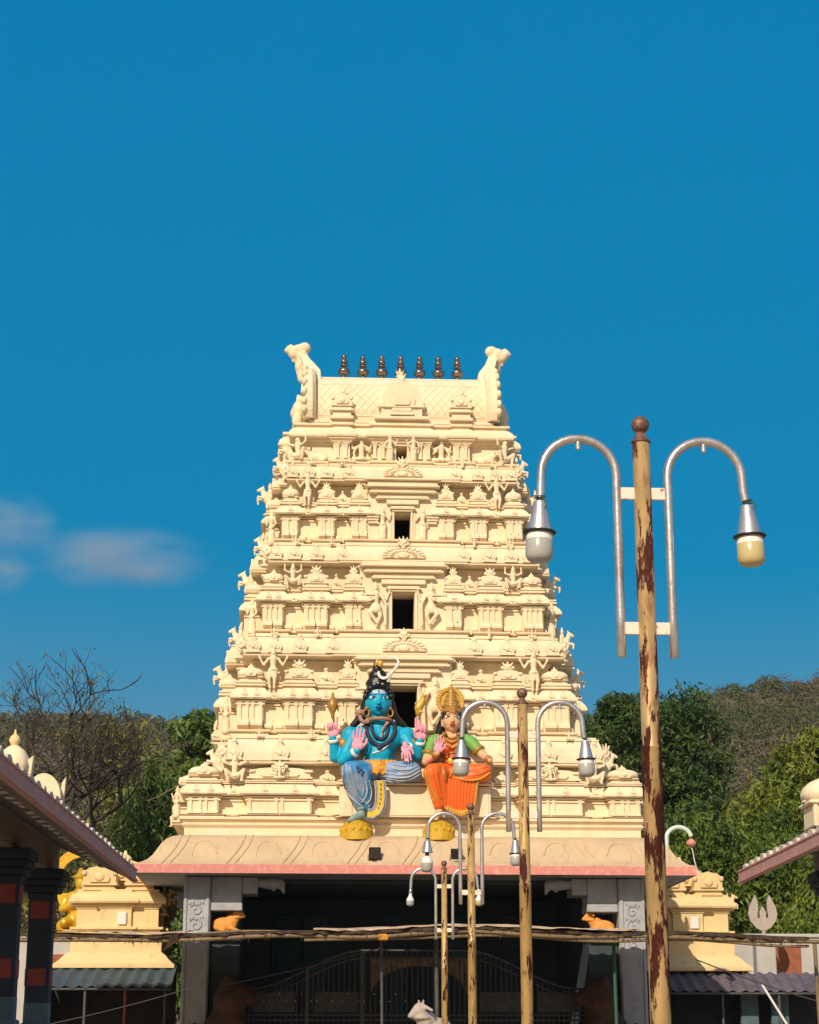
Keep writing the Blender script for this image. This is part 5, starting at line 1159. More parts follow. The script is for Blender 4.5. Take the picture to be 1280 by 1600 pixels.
# ================================================================== bamboo canopy across the front
can = thing('bamboo_canopy', (1.3, 43, 0), 'long bamboo pole and thatch canopy stretched across the tower front', 'canopy')
rnd = random.Random(5)
def cz(x): return 4.14 + 0.12 * math.exp(-((x - 1.5) / 4.5) ** 2) - 0.012 * abs(x) * .5 + 0.03 * math.sin(x * 1.3)
for j, (dy, dz, r) in enumerate(((0, 0, .045), (.12, .10, .035), (.05, -.07, .03))):
    a, b_ = (-8.75, 8.98) if j == 0 else ((-8.6, 2.0) if j == 1 else (-2.5, 8.6))
    pts = [(x, dy + .03 * math.sin(x * 2 + j), cz(x) + dz + .02 * math.sin(x * 1.7 + 2 * j)) for x in np.linspace(a, b_, 40)]
    MB().tube(pts, [r * (1.12 if k % 4 == 0 else 1.0) for k in range(40)], 8).build('bamboo_pole', 'bamboo', can)
def mat_sheet(x0, x1, y0, y1, nx, ny, z_add, th, rag):
    top = []; bot = []
    for j in range(ny + 1):
        for i in range(nx + 1):
            x = x0 + (x1 - x0) * i / nx; y = y0 + (y1 - y0) * j / ny
            z = cz(x) + z_add + y * .062 + .03 * mnoise.noise(Vector((x * 1.7, y * 1.7, z_add * 9))) ; e = rnd.uniform(-rag, rag) if j in (0, ny) else 0
            top.append((x, y + e, z + th)); bot.append((x, y + e, z + (rnd.uniform(-rag, rag) * .5 if j == 0 else 0)))
    mb = MB(); n = nx + 1
    f = [(j * n + i, j * n + i + 1, (j + 1) * n + i + 1, (j + 1) * n + i) for j in range(ny) for i in range(nx)]
    mb.add(top, f); mb.add(bot, [tuple(reversed(q)) for q in f])
    mb.rings([bot[:n], top[:n]], False, False, closed=False); mb.rings([bot[-n:], top[-n:]], False, False, closed=False)
    mb.rings([[bot[j * n] for j in range(ny + 1)], [top[j * n] for j in range(ny + 1)]], False, False, closed=False); mb.rings([[bot[j * n + nx] for j in range(ny + 1)], [top[j * n + nx] for j in range(ny + 1)]], False, False, closed=False)
    return mb
mat_sheet(-8.7, 6.2, -.05, 6.75, 110, 12, .05, .07, .06).build('thatch_mat', 'thatch', can)
mat_sheet(6.25, 8.6, -.06, .7, 22, 2, .03, .09, .05).build('thatch_mat', 'thatch', can)
mat_sheet(-2.3, 4.9, -.09, 5.0, 40, 8, .145, .035, .05).build('roof_sheet', 'thatch_sheet', can)
mat_sheet(-8.2, -5.0, -.10, .9, 16, 3, .17, .02, .06).build('roof_sheet', 'thatch_sheet', can)
tb = MB()                # loose straw hanging from the front edge
for i in range(260):
    x = rnd.uniform(-8.6, 8.5); z = cz(x) + rnd.uniform(-.02, .08); l = rnd.uniform(.05, .17); dx_ = rnd.uniform(-.12, .12); y = rnd.uniform(-.08, .02)
    tb.add([(x - .012, y, z), (x + .012, y, z), (x + dx_, y - .02, z - l)], [(0, 1, 2)])
tag(tb.build('straw_fringe', 'thatch', can), kind='stuff')
for x, r, m in ((-.80, .035, 'iron'), (.42, .05, 'iron'), (4.40, .04, 'wire_green'), (-8.25, .045, 'bamboo'), (8.93, .045, 'bamboo')):
    MB().tube([(x, .9, 0), (x + .02, .9, 2), (x, .9, cz(x) + .06)], r, 8).build('post', m, can)
MB().cbox(-.88, -.66, -.07, .05, 4.10, 4.24, .02).build('cloth_tie', 'cloth_amber', can)
mb = MB()
for k in range(5): mb.tube([(-5.35 + .03 * k, -.08, 4.28), (-5.45 + .04 * k, -.1, 4.05), (-5.55 + .05 * k, -.09, 3.86 + .04 * k)], .014, 5)
mb.build('rope_tie', 'brown_stone', can)

# ================================================================== side pavilions
def pavilion(side, label):
    """Long open pavilion running away from the viewer; side -1 left, +1 right. Coordinates mirrored about x = 1.28."""
    ax = 1.26 + side * 6.1
    r_ = thing('pavilion', (ax, 22.0, 0), label, 'pavilion')
    k = side
    X = lambda d: k * (d - 6.1)               # d = distance from the yard axis
    y0, y1 = -10.0, 9.0
    def run(mb, pts):                         # profile (d, z) extruded along y
        a = [(X(d), y0, z) for d, z in pts]; b_ = [(X(d), y1, z) for d, z in pts]
        mb.rings([a, b_], True, True); return mb
    # sloping roof slab: eave soffit to ridge
    roof_ = run(MB(), [(4.88, 4.34), (6.02, 4.83), (6.02, 5.20), (4.88, 4.50)]).build('roof', 'roof_soffit', r_)
    run(MB(), [(6.025, 4.83), (11.5, 5.10), (11.5, 5.35), (6.025, 5.20)]).build('roof_slab', 'tile_white', roof_)
    run(MB(), [(6.03, 4.40), (6.55, 4.40), (6.55, 4.829), (6.03, 4.829)]).build('beam', 'roof_soffit', r_)
    # fascia panels with joints
    cuts = [y0, -6.4, .3, 7.0, y1]
    for a, b_ in zip(cuts, cuts[1:]):
        mb = MB(); xs = sorted((X(4.80), X(4.876))); mb.cbox(xs[0], xs[1], a + .012, b_ - .012, 4.30, 4.50, .008); xs = sorted((X(4.776), X(4.80))); mb.cbox(xs[0], xs[1], a + .012, b_ - .012, 4.30, 4.345, .006); xs = sorted((X(4.785), X(4.80))); mb.cbox(xs[0], xs[1], a + .012, b_ - .012, 4.47, 4.50, .005)
        mb.build('fascia_panel', 'pavilion_pink', roof_)
    mb = MB(); xs = sorted((X(4.79), X(6.0))); mb.cbox(xs[0], xs[1], y1 + .001, y1 + .05, 4.31, 4.36, .004)
    # row of pointed edge tiles
    t = MB(); t.prism([(-.19, 0), (.19, 0), (.18, .03), (.13, .075), (.05, .105), (-.05, .105), (-.13, .075), (-.18, .03)], -.03, .03); t.prism([(-.15, 0), (.15, 0), (.13, .03), (.06, .055), (-.06, .055), (-.13, .03)], .03, .5)
    tm = t.mesh('edge_tile', 'tile_white')
    n = int((y1 - y0) / .46); rz = R(90) * (1 if side < 0 else -1)
    for i in range(n):
        o = place('edge_tile', tm, roof_, (X(4.85), y0 + .2 + i * .46, 4.505 + random.uniform(-.008, .01)), rot=(0, 0, rz + random.uniform(-.06, .06)), scale=(.8, 1, random.uniform(.6, .8)))
    # pillars
    for y in (8.1, 5.1, 2.1, -.9, -3.9, -6.9):
        mb = MB(); px = X(6.12)
        mb.cbox(px - .18, px + .18, y - .18, y + .18, 0.3, 4.0, .04); p = mb.build('pillar', 'pillar_navy', r_)
        mb = MB()
        for i, (w_, z) in enumerate(((.20, 3.95), (.26, 4.05), (.31, 4.15), (.345, 4.25), (.345, 4.33))): mb.cbox(px - w_, px + w_, y - w_, y + w_, z, z + (.095 if i < 4 else .068), .015)
        mb.build('capital', 'pillar_navy', p)
        for z in (3.66, 2.66):
            mb = MB(); mb.cbox(px - .135, px + .135, y - .192, y + .192, z, z + .26, .008); mb.cbox(px - .192, px + .192, y - .135, y + .135, z, z + .26, .008); mb.build('red_panel', 'pillar_red', p)
        MB().cbox(px - .184, px + .184, y - .184, y + .184, 0.31, 2.45, .04).build('lower_shaft', 'pillar_teal', p)
        mb = MB(); mb.cbox(px - .22, px + .22, y - .22, y + .22, 2.04, 2.12, .02); mb.cbox(px - .25, px + .25, y - .25, y + .25, 0, .3, .02); mb.build('ring_moulding', 'pillar_teal', p)
    return r_, X, roof_
pl_, Xl, rf_l = pavilion(-1, 'dark pillared pavilion with sloping pink-edged roof on the left')
pr_, Xr, rf_r = pavilion(1, 'pillared pavilion with sunlit pink eave at the right edge')
def roof_shrine(par, x, y, z, wd, h, kind, fin=True):
    mb = MB(); hw = wd / 2
    mb.cbox(-hw * .8, hw * .8, -hw * .8, hw * .8, 0, h * .42, .015); mb.cbox(-hw * .95, hw * .95, -hw * .95, hw * .95, h * .42, h * .50, .02)
    for k in (-1, 1):
        for j in (-1, 1): mb.cbox(k * hw * .72 - .03, k * hw * .72 + .03, j * hw * .82 - .02, j * hw * .82 + .02, 0, h * .42, .006)
    sh = mb.build('roof_shrine', 'plaster', par, (x, y, z))
    if kind == 'dome':
        MB().lathe([(hw * .85, h * .50), (hw * 1.02, h * .56), (hw * 1.05, h * .66), (hw * .95, h * .78), (hw * .70, h * .89), (hw * .35, h * .96), (hw * .14, h * .99)], 16, sq=.4).build('dome', 'plaster', sh)
        for k in (-1, 1): MB().prism([(k * hw * .95 - .02, h * .5), (k * hw * .95 + .05, h * .5), (k * hw * 1.05 + .05, h * .8), (k * hw * .9, h * .72)], -.08, .08).build('dome_horn', 'plaster', sh)
        MB().lathe([(.05, h * .98), (.07, h * 1.02), (.085, h * 1.07), (.06, h * 1.13), (.02, h * 1.17), (.012, h * 1.24)], 12).build('finial', 'shrine_yellow', sh)
    else:
        pr = [(hw * math.cos(a) * 1.04, h * .50 + h * .46 * math.sin(a)) for a in np.linspace(0, math.pi, 14)]
        MB().prism(pr, -hw * .8, hw * .8).build('vault', 'plaster', sh)
        MB().prism([(x_ * .6, h * .5 + (z_ - h * .5) * .6) for x_, z_ in pr], -hw * .86, -hw * .7).build('vault_arch', 'plaster', sh)
        for k in (-1, 1): MB().prism([(k * hw * 1.04 - .02, h * .55), (k * hw * 1.04 + .03, h * .55), (k * hw * 1.10 + .03, h * .92), (k * hw * .98, h * .80)], -.06, .06).build('vault_horn', 'plaster', sh)
    return sh
roof_shrine(pl_, -4.86 - pl_.location.x, 27.0 - 22, 5.0, .44, .86, 'dome'); roof_shrine(pl_, -4.97 - pl_.location.x, 30.5 - 22, 5.1, .53, .86, 'vault')
roof_shrine(pr_, 7.10 - pr_.location.x, 29.0 - 22, 4.95, .80, .78, 'dome')

# ================================================================== small shrines beside the tower
def small_shrine(X, Y, label, mirror, aw_mat, aw0, aw1, aw_label, k=1.0):
    r_ = thing('small_shrine', (X, Y, 1.6 * (1 - k)), label, 'shrine'); r_.scale = (k, k, k)
    mb = MB(); P0 = plan_poly(1.10, 1.0, [(-.46, .38, .10)], [(-.4, .4, .08)])
    loft(mb, P0, [(.12, 4.80), (.12, 4.86), (.05, 4.87), (.08, 4.95), (.15, 4.96), (.15, 5.02), (0, 5.03), (0, 5.50), (.03, 5.51), (.03, 5.55), (.09, 5.58), (.09, 5.63)])
    wl = mb.build('wall', 'shrine_yellow', r_)
    mb = MB(); loft(mb, P0, [(.05, 5.63), (.20, 5.65), (.22, 5.70), (.18, 5.80), (.06, 5.92), (.0, 5.95), (.0, 6.02)]); mb.build('cornice', 'shrine_yellow', r_)
    for x, w_, me in ((-.52, .95, SALA), (.58, .85, SALA)):
        m2 = me.copy(); m2.materials.clear(); m2.materials.append(M['shrine_yellow']); place('roof_vault', m2, r_, (x, -.72, 5.99), scale=(w_, .9, .80))
    m2 = KUTA.copy(); m2.materials.clear(); m2.materials.append(M['shrine_yellow'])
    place('roof_dome', m2, r_, (0, .2, 5.99), scale=(1.5, 1.4, 1.15))
    for k in (-1, 1): place('roof_dome', m2, r_, (k * .95, .6, 5.99), scale=(.6, .6, .6))
    yb = YALI.copy(); yb.materials.clear(); yb.materials.append(M['shrine_yellow'])
    for y in (-.6, .1, .8): place('figure', yb, r_, ((1.22 if not mirror else 1.2), y, 5.0 + .35 * (y < .5)), scale=.75)
    mb = MB(); loft(mb, plan_poly(1.22, 1.15, [], []), [(0, 4.34), (0, 4.80)]); mb.build('lower_wall', 'shrine_yellow', r_)
    mb = MB(); loft(mb, plan_poly(1.62, 1.6, [], []), [(-.05, 3.92), (0, 3.93), (.0, 4.02), (-.06, 4.05), (-.16, 4.14), (-.30, 4.30), (-.40, 4.36), (-.45, 4.37)]); mb.build('eave', 'shrine_yellow', r_)
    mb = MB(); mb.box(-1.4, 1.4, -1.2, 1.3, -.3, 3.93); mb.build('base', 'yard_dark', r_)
    MB().cbox(.02, .26, -1.17, -1.11, 5.08, 5.42, .02).build('meter_box', 'white_paint', r_)
    # corrugated awning, one sheet after another
    aw = thing('awning', (0, Y - 2.2, 1.6 * (1 - k)), aw_label, 'awning'); aw.scale = (1, 1, k)
    n = int((aw1 - aw0) / .32)
    for i in range(n):
        mb = MB(); rs = []
        for j in range(2):
            yy, z = ((-.6, 3.40), (.75, 3.94))[j]; row = []
            for q in range(9):
                x = aw0 + (aw1 - aw0) * (i + q / 8 * 1.03) / n; row.append((x, yy, z + .035 * math.cos(2 * math.pi * q / 8) + .01 * (i % 2)))
            rs.append(row)
        f = [list(p) for p in rs]; bt = [[(x, y, z - .012) for x, y, z in p] for p in rs]
        mb.rings(f, False, False, True, closed=False); mb.rings(bt, False, False, True, closed=False); mb.rings([bt[0], f[0]], False, False, closed=False)
        mb.build('corrugated_sheet', aw_mat, aw)
    MB().tube([(aw0, -.55, 3.34), (aw1, -.55, 3.34)], .035, 6).build('rail', 'iron', aw)
    for x in np.linspace(aw0 + .15, aw1 - .15, 4): MB().tube([(x, -.5, 0), (x, -.5, 3.34)], .04, 8).build('post', 'pillar_red' if abs(x + 5.9) < .8 else 'iron', aw)
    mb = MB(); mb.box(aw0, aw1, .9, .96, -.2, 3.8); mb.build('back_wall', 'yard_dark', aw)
    mb = MB(); mb.box(aw0 - .12, aw0 - .02, -.45, .9, -.2, 3.7); mb.build('sun_blocker', 'yard_dark', aw)  # added wall that stops sun entering under the awning from the left
    return r_
small_shrine(-6.52, 54.0, 'small yellow shrine roof left of the tower, above a blue awning', False, 'awning_blue', -8.25, -4.85, 'blue-grey corrugated awning below the left yellow shrine')
small_shrine(9.45, 57.0, 'small yellow shrine roof right of the tower, beside the nearest pole', True, 'awning_grey', 8.3, 13.3, 'dull lilac corrugated awning low at the right', 1.03)
for i, x in enumerate((10.9, 11.75)):
    tag(MB().cbox(x - .25, x + .25, 55.0, 55.2, 0, 3.4, .03).build('wall_pier', 'pillar_teal'), ('bluish pier under the right awning, nearer the tower', 'bluish pier under the right awning, farther from the tower')[i], 'pier', 'piers under the right awning')

# white walls behind the shrines
r_ = thing('yard_wall', (13.6, 62, 0), 'white yard wall with a brick-red panel at the right', 'wall')
MB().box(-2.0, 4.0, -.15, .15, 0, 5.30).build('wall', 'white_wall', r_); MB().cbox(-2.05, 4.05, -.22, .22, 5.301, 5.42, .02).build('coping', 'white_wall', r_)
MB().cbox(-.75, .35, -.20, -.14, 4.1, 5.05, .01).build('red_panel', 'brick_red', r_)
r_ = thing('yard_wall', (-8.9, 57, 0), 'low white yard wall behind the left pavilion pillar', 'wall')
MB().box(-1.2, 1.15, -.15, .15, 0, 4.95).build('wall', 'white_wall', r_); MB().cbox(-1.25, 1.2, -.2, .2, 4.951, 5.06, .02).build('coping', 'white_wall', r_); MB().cbox(.1, .9, -.2, -.14, 3.9, 4.5, .01).build('red_panel', 'brick_red', r_)

# trident ornament
def outline(c, th):
    pts = []
    L_ = [(-.06, 0), (-.22, .08), (-.39, .28), (-.45, .50), (-.40, .74), (-.30, .92), (-.22, 1.08), (-.15, .90), (-.14, .66), (-.17, .48), (-.16, .38), (-.09, .38), (-.10, .56), (.0, .74)]
    return L_ + [(-x, z) for x, z in reversed(L_[:-1])]
tr = MB(); o = outline(0, 0); n = len(o)
tr.prism(list(reversed(o)), -.06, .06); tr.box(-.05, .05, -.05, .05, -.25, .02)
to_ = tr.build('trident', 'pale_stone', None, (12.42, 60, 5.40)); tag(to_, 'white trident ornament standing in front of the right trees', 'ornament')
MB().cbox(-.3, .3, -.3, .3, -5.4, -.2, .03).build('pedestal', 'white_wall', to_)

# curved lamp arm on the right corner of the eave
hk = thing('hooked_lamp', tower_pt(6.62, -4.85, 6.80), 'white hooked pipe with small pink lamp on the eave corner', 'lamp', rz=R(1.8))
pts = [(0, 0, 0), (-.02, 0, .18)] + [(.31 - .33 * math.cos(a), 0, .36 + .30 * math.sin(a)) for a in np.linspace(0, math.pi * .93, 14)]
MB().tube(pts, .06, 10).build('pipe', 'pvc_white', hk); MB().lathe([(.03, .12), (.10, .08), (.14, .0), (.10, -.06), (.04, -.09)], 12, (.63, 0, .24)).build('lamp_cup', 'lamp_pink', hk)
MB().tube([(.60, 0, .20), (.66, 0, .05), (.70, -.02, -.25), (.78, -.05, -.55)], .014, 5).build('wire', 'white_paint', hk)

# golden figure behind the left pavilion
g = thing('gold_statue', (-8.28, 58, 0), 'gilded kneeling statue in a curved gold arch behind the left pavilion', 'statue')
P = [('c', (0, 0, 5.55), (0, 0, 6.15), .34, .30), ('e', (0, -.02, 6.2), (.45, .28, .22)), ('e', (.05, -.05, 6.62), (.20, .22, .25)), ('c', (.22, -.05, 6.62), (.40, -.08, 6.50), .10, .05), ('c', (0, 0, 6.35), (.02, -.02, 6.5), .14, .13), ('c', (0.03, 0, 6.78), (0, .02, 7.02), .22, .07), ('e', (.03, 0, 6.80), (.32, .30, .05)),
     ('c', (-.38, 0, 6.2), (-.48, -.15, 5.85), .14, .11), ('c', (-.48, -.15, 5.85), (-.1, -.38, 5.95), .11, .08), ('c', (.38, 0, 6.2), (.48, -.15, 5.85), .14, .11), ('c', (.48, -.15, 5.85), (.1, -.38, 5.95), .11, .08), ('c', (-.2, 0, 5.5), (-.35, -.35, 5.45), .22, .16), ('c', (.2, 0, 5.5), (.35, -.35, 5.45), .22, .16), ('e', (-.50, -.1, 5.35), (.14, .14, .2)), ('e', (0, .1, 5.4), (.45, .35, .2))]
place('figure', blob(P, .04, 2, 'gold_leaf', 'figure'), g)
N = 22
for r0, r1, t0, t1, cx, cz_ in ((.66, .94, 1.75, 3.35, .08, 6.72), (.34, .62, 3.1, 4.5, -.02, 6.3)):
    o = [(cx + r1 * math.cos(t), cz_ + r1 * math.sin(t)) for t in np.linspace(t0, t1, N)]; i_ = [(cx + r0 * math.cos(t), cz_ + r0 * math.sin(t)) for t in np.linspace(t0, t1, N)]
    mb = MB(); mb.rings([[(a_[0], -.1, a_[1]), (c_[0], -.1, c_[1]), (c_[0], .1, c_[1]), (a_[0], .1, a_[1])] for a_, c_ in zip(o, i_)], True, True); mb.build('arch_band', 'gold_leaf', g)
MB().cbox(-.55, .45, -.5, .4, 4.9, 5.25, .03).build('pedestal', 'gold_leaf', g); MB().cbox(-.6, .5, -.45, .45, 0, 4.89, .03).build('plinth', 'yard_dark', g)

# wires and small yard things
def wire(pts, r, label, m='cable', name='cable'):
    P = []
    for (a, b_) in zip(pts, pts[1:]):
        for k in range(8):
            t = k / 8; p = Vector(a).lerp(Vector(b_), t); p.z -= .10 * (b_[0] - a[0]) * .12 * 4 * t * (1 - t); P.append(p)
    P.append(Vector(pts[-1])); return tag(MB().tube(P, r, 5).build(name, m), label, 'cable')
wire([(7.9, 46, 3.85), (10.2, 46, 3.05), (12.2, 46, 2.55)], .016, 'sagging grey rope below the right awning')
wire([(-6.9, 43.5, 2.3), (-3.7, 43.5, 3.1)], .012, 'thin wire rising to the left pillar')
wire([(-3.2, 46, 3.25), (.45, 43.2, 3.95)], .012, 'thin wire rising from the gate to the bamboo pole')
wire([(-6.6, 60, 9.3), (-5.3, 60, 10.0)], .014, 'cable crossing the left tree towards the tower', 'bamboo')
sp = MB().tube([(10.9, 53.2, 3.55), (11.6, 53, 2.3), (12.6, 52.9, .0)], .035, 6).build('leaning_pole', 'white_paint'); tag(sp, 'thin white pole leaning under the right awning', 'pole')
# ================================================================== ground and hills
def grid_mesh(name, xs, ys, fz, m):
    nx, ny = len(xs), len(ys); v = [(x, y, fz(x, y)) for y in ys for x in xs]
    f = [(j * nx + i, j * nx + i + 1, (j + 1) * nx + i + 1, (j + 1) * nx + i) for j in range(ny - 1) for i in range(nx - 1)]
    me = bpy.data.meshes.new(name); me.from_pydata(v, [], f); me.polygons.foreach_set('use_smooth', [True] * len(f)); me.materials.append(M[m])
    return me
b = MB(); b.add([(-6000, -6000, 0), (6000, -6000, 0), (6000, 6000, 0), (-6000, 6000, 0)], [(0, 1, 2, 3)])
tag(b.build('ground', 'ground'), kind='structure')
def sstep(a, b_, t): t = min(max((t - a) / (b_ - a), 0), 1); return t * t * (3 - 2 * t)
def hill_z(x, y):
    rid = 88 + 13 * sstep(30, 130, x) - 0 * sstep(-60, -200, x) + 5 * mnoise.noise(Vector((x * .012, 3.1, 0)))
    rid += 22 * sstep(130, 420, x) + 12 * sstep(-100, -420, x) * 0
    t = min(max((y - 120) / 400.0, 0), 1)
    prof = t ** 1.15 if y < 520 else 1 + .10 * min((y - 520) / 400, 1) * -2.0
    return max(rid * prof + 4.5 * mnoise.noise(Vector((x * .021, y * .021, 1.7))) * t + 1.5 * mnoise.noise(Vector((x * .07, y * .07, 5))) * t - 1.0, -1.5)
hm = grid_mesh('hills', list(np.linspace(-520, 640, 117)), list(np.linspace(110, 900, 80)), hill_z, 'hill_soil')
tag(place('hills', hm), kind='structure')

def quads(name, C, U, V, m, parent=None):
    """Leaf quads from centre, half-axis arrays (n,3)."""
    n = len(C); v = np.empty((n, 4, 3), np.float32)
    v[:, 0] = C - V; v[:, 1] = C + U * .5 - V * .1; v[:, 2] = C + V; v[:, 3] = C - U * .5 - V * .1
    me = bpy.data.meshes.new(name); me.vertices.add(n * 4); me.vertices.foreach_set('co', v.ravel())
    me.loops.add(n * 4); me.loops.foreach_set('vertex_index', np.arange(n * 4, dtype=np.int32))
    me.polygons.add(n); me.polygons.foreach_set('loop_start', np.arange(0, n * 4, 4, dtype=np.int32)); me.polygons.foreach_set('loop_total', np.full(n, 4, np.int32))
    me.update(calc_edges=True); me.validate(); me.materials.append(M[m])
    return place(name, me, parent)
RS = np.random.RandomState(11)
def unit(n):
    d = RS.normal(size=(n, 3)); return d / np.linalg.norm(d, axis=1, keepdims=True)
def leaves(centres, radii, n_each, size, droop, flat=0.75):
    """Leaf centres and axes scattered in clumps; droop pulls the leaf axis downwards."""
    k = len(centres); C = np.repeat(np.asarray(centres, float), n_each, 0); r = np.repeat(np.asarray(radii, float), n_each)[:, None]
    d = unit(k * n_each); rad = RS.uniform(.25, 1, (k * n_each, 1)) ** .5
    C = C + d * rad * r * np.array([1, 1, flat]); C[:, 2] -= droop * r[:, 0] * (1 - d[:, 2]) * .25
    V = unit(k * n_each) * .8 + d * .5; V[:, 2] -= droop * 1.1; V /= np.linalg.norm(V, axis=1, keepdims=True)
    W = unit(k * n_each); U = np.cross(V, W); U /= np.linalg.norm(U, axis=1, keepdims=True) + 1e-9
    s = (size * RS.uniform(.6, 1.35, (k * n_each, 1)))
    return C, U * s * .62, V * s
# scrub wood on the hills
n = 5600; yy = 135 + 430 * RS.uniform(0, 1, n) ** .62; xx = RS.uniform(-.27, .30, n) * yy
zz = np.array([hill_z(a, b_) for a, b_ in zip(xx, yy)])
sz = RS.uniform(1.6, 3.4, n) * (.75 + .5 * (RS.uniform(0, 1, n) > .86))
C, U, V = leaves(np.stack([xx, yy, zz + sz * .8], 1), sz, 120, .48, .1, .85)
tag(quads('hill_wood', C, U, V, 'hill_green'), 'scrubby green and brown wood covering the hillside', 'woodland', kind='stuff')

# ================================================================== trees
def limb(mb, a, b_, r0, r1, wob, rnd, n=6):
    a = Vector(a); b_ = Vector(b_); P = []
    for i in range(n + 1):
        t = i / n; p = a.lerp(b_, t)
        if 0 < i < n: p += Vector((rnd.uniform(-1, 1), rnd.uniform(-1, 1), rnd.uniform(-.5, .8))) * wob
        P.append(p)
    mb.tube(P, [r0 + (r1 - r0) * i / n for i in range(n + 1)], 7); return P
def tree(name, base, fork, lobes, leaf, size, droop, n_cl, n_each, label, seed, r_tr=.35, clump=.75, inner=0.45, bark='bark'):
    rnd = random.Random(seed); RS.seed(seed)
    r_ = thing(name, base, label, 'tree')
    bx, by, bz = base
    cs = []; rr = []
    tot = sum(l[1][0] * l[1][1] * l[1][2] for l in lobes)
    for c, r in lobes:
        m = max(6, int(n_cl * r[0] * r[1] * r[2] / tot))
        d = unit(m); k = RS.uniform(inner, 1.0, (m, 1)) ** .6
        p = np.array(c) + d * k * np.array(r) * (1 + .12 * RS.normal(size=(m, 1))); cs.append(p - np.array(base)); rr.append(RS.uniform(.65, 1.35, m) * clump)
    cs = np.concatenate(cs); rr = np.concatenate(rr)
    C, U, V = leaves(cs, rr, n_each, size, droop)
    mb = MB(); f = Vector((fork[0] - bx, fork[1] - by, fork[2] - bz)); limb(mb, (0, 0, -.3), f, r_tr, r_tr * .7, .15, rnd)
    idx = list(range(len(cs))); rnd.shuffle(idx)
    for c, r in lobes:
        lc = Vector(c) - Vector(base); P = limb(mb, f, lc, r_tr * .5, r_tr * .2, .4, rnd, 7)
        near = [i for i in idx if (Vector(cs[i]) - lc).length < max(r) * 1.15][:16]
        for i in near: limb(mb, P[rnd.randrange(3, 8)], cs[i], r_tr * .16, r_tr * .04, .25, rnd, 4)
    mb.build('trunk', bark, r_)
    quads('crown', C, U, V, leaf, r_)
    return r_
tree('dark_tree', (12.6, 86, 0), (12.7, 86, 7), [((11.6, 85, 14.6), (2.0, 2, 2.9)), ((14.6, 86, 14.8), (2.1, 2, 2.7)), ((13.0, 85, 11.8), (3.6, 2.6, 3.2)), ((11.3, 84.5, 9), (2.4, 2, 2.6)), ((15.4, 86, 11), (2.2, 2, 2.4)), ((12.2, 85, 15.9), (1.5, 1.3, 1.5)), ((14.8, 86, 16.8), (1.2, 1.1, 1.2))],
     'leaf_dark', .15, .3, 480, 120, 'tall dark green tree directly behind the right side of the tower', 21, .4)
tree('leafy_tree', (19.2, 79, 0), (19, 79, 5.5), [((19.6, 79, 12.2), (2.6, 2.2, 2.4)), ((17.4, 78, 10.4), (2.2, 2, 2.3)), ((19.8, 78, 9), (3, 2.4, 2.8)), ((16.2, 78, 8.3), (2.0, 2, 2.0)), ((18.4, 79, 13.6), (1.1, 1.1, 1.0)), ((20.6, 79, 14.2), (1.6, 1.4, 1.4))],
     'leaf_bright', .15, .8, 480, 125, 'bright yellow-green drooping tree at the right edge, behind the pavilion', 22, .35)
tree('leafy_tree', (14.2, 73, 0), (14.2, 73, 4), [((12.6, 73, 9.0), (1.9, 1.8, 1.7)), ((15.0, 73, 8.2), (2.3, 2, 2.2)), ((13.4, 72, 6.6), (2.6, 2, 2.2)), ((16.4, 72, 6.0), (2.4, 2, 2.3)), ((12.0, 73, 4.6), (2.2, 2, 2.0)), ((15.0, 72, 4.4), (2.6, 2, 1.9))],
     'leaf_mid', .14, .6, 480, 120, 'rounded mid green tree between the lamp post and the trident', 23, .3)
tree('leafy_tree', (18.6, 68, 0), (18.5, 68, 3), [((17.0, 68, 6.4), (1.8, 1.6, 1.9)), ((15.4, 67, 5.2), (1.5, 1.4, 1.4)), ((18.2, 68, 4.6), (2.4, 2, 2.0)), ((15.6, 67, 3.6), (1.6, 1.6, 1.4))],
     'leaf_bright', .13, 1.1, 230, 120, 'low bright palm-like shrub tree hanging around the trident', 24, .22)
tree('mango_tree', (-8.0, 80, 0), (-8.0, 80, 7), [((-8.6, 80, 12.0), (1.2, 1.2, 1.5)), ((-7.2, 79, 10.6), (1.7, 1.5, 1.5)), ((-9.2, 79, 10.4), (1.4, 1.3, 1.4)), ((-7.4, 79, 8.6), (1.7, 1.6, 1.5)), ((-8.9, 79, 8.2), (1.3, 1.2, 1.3)), ((-6.4, 79, 11.4), (.9, .9, .9))],
     'leaf_mango', .17, .85, 170, 70, 'green mango-like tree between the bare tree and the tower', 25, .22, .62)
tree('dark_tree', (-7.2, 94, 0), (-7.2, 94, 12), [((-7.6, 94, 16.9), (1.5, 1.2, 1.0)), ((-6.6, 94, 15.4), (1.3, 1.2, 1.3)), ((-8.0, 94, 15.6), (1.0, 1, .8))],
     'leaf_mango', .26, .4, 70, 50, 'small tree crown touching the left outline of the tower', 26, .2, .6)
tree('leafy_tree', (-5.6, 68, 0), (-5.6, 68, 3), [((-5.2, 68, 6.0), (1.2, 1.3, 1.6)), ((-6.6, 68, 4.6), (1.5, 1.3, 1.6)), ((-4.4, 68, 4.6), (1.4, 1.3, 1.7))],
     'leaf_mango', .22, .9, 90, 55, 'leafy tree under the left corner of the eave', 27, .2, .6)
tree('leafy_tree', (-9.6, 66, 0), (-9.6, 66, 3), [((-9.9, 66, 6.3), (1.5, 1.3, 1.4)), ((-8.4, 66, 5.2), (1.5, 1.3, 1.4)), ((-10.8, 66, 4.6), (1.6, 1.3, 1.6))],
     'leaf_olive', .20, .5, 90, 50, 'olive tree behind the gilded statue', 28, .2, .6)
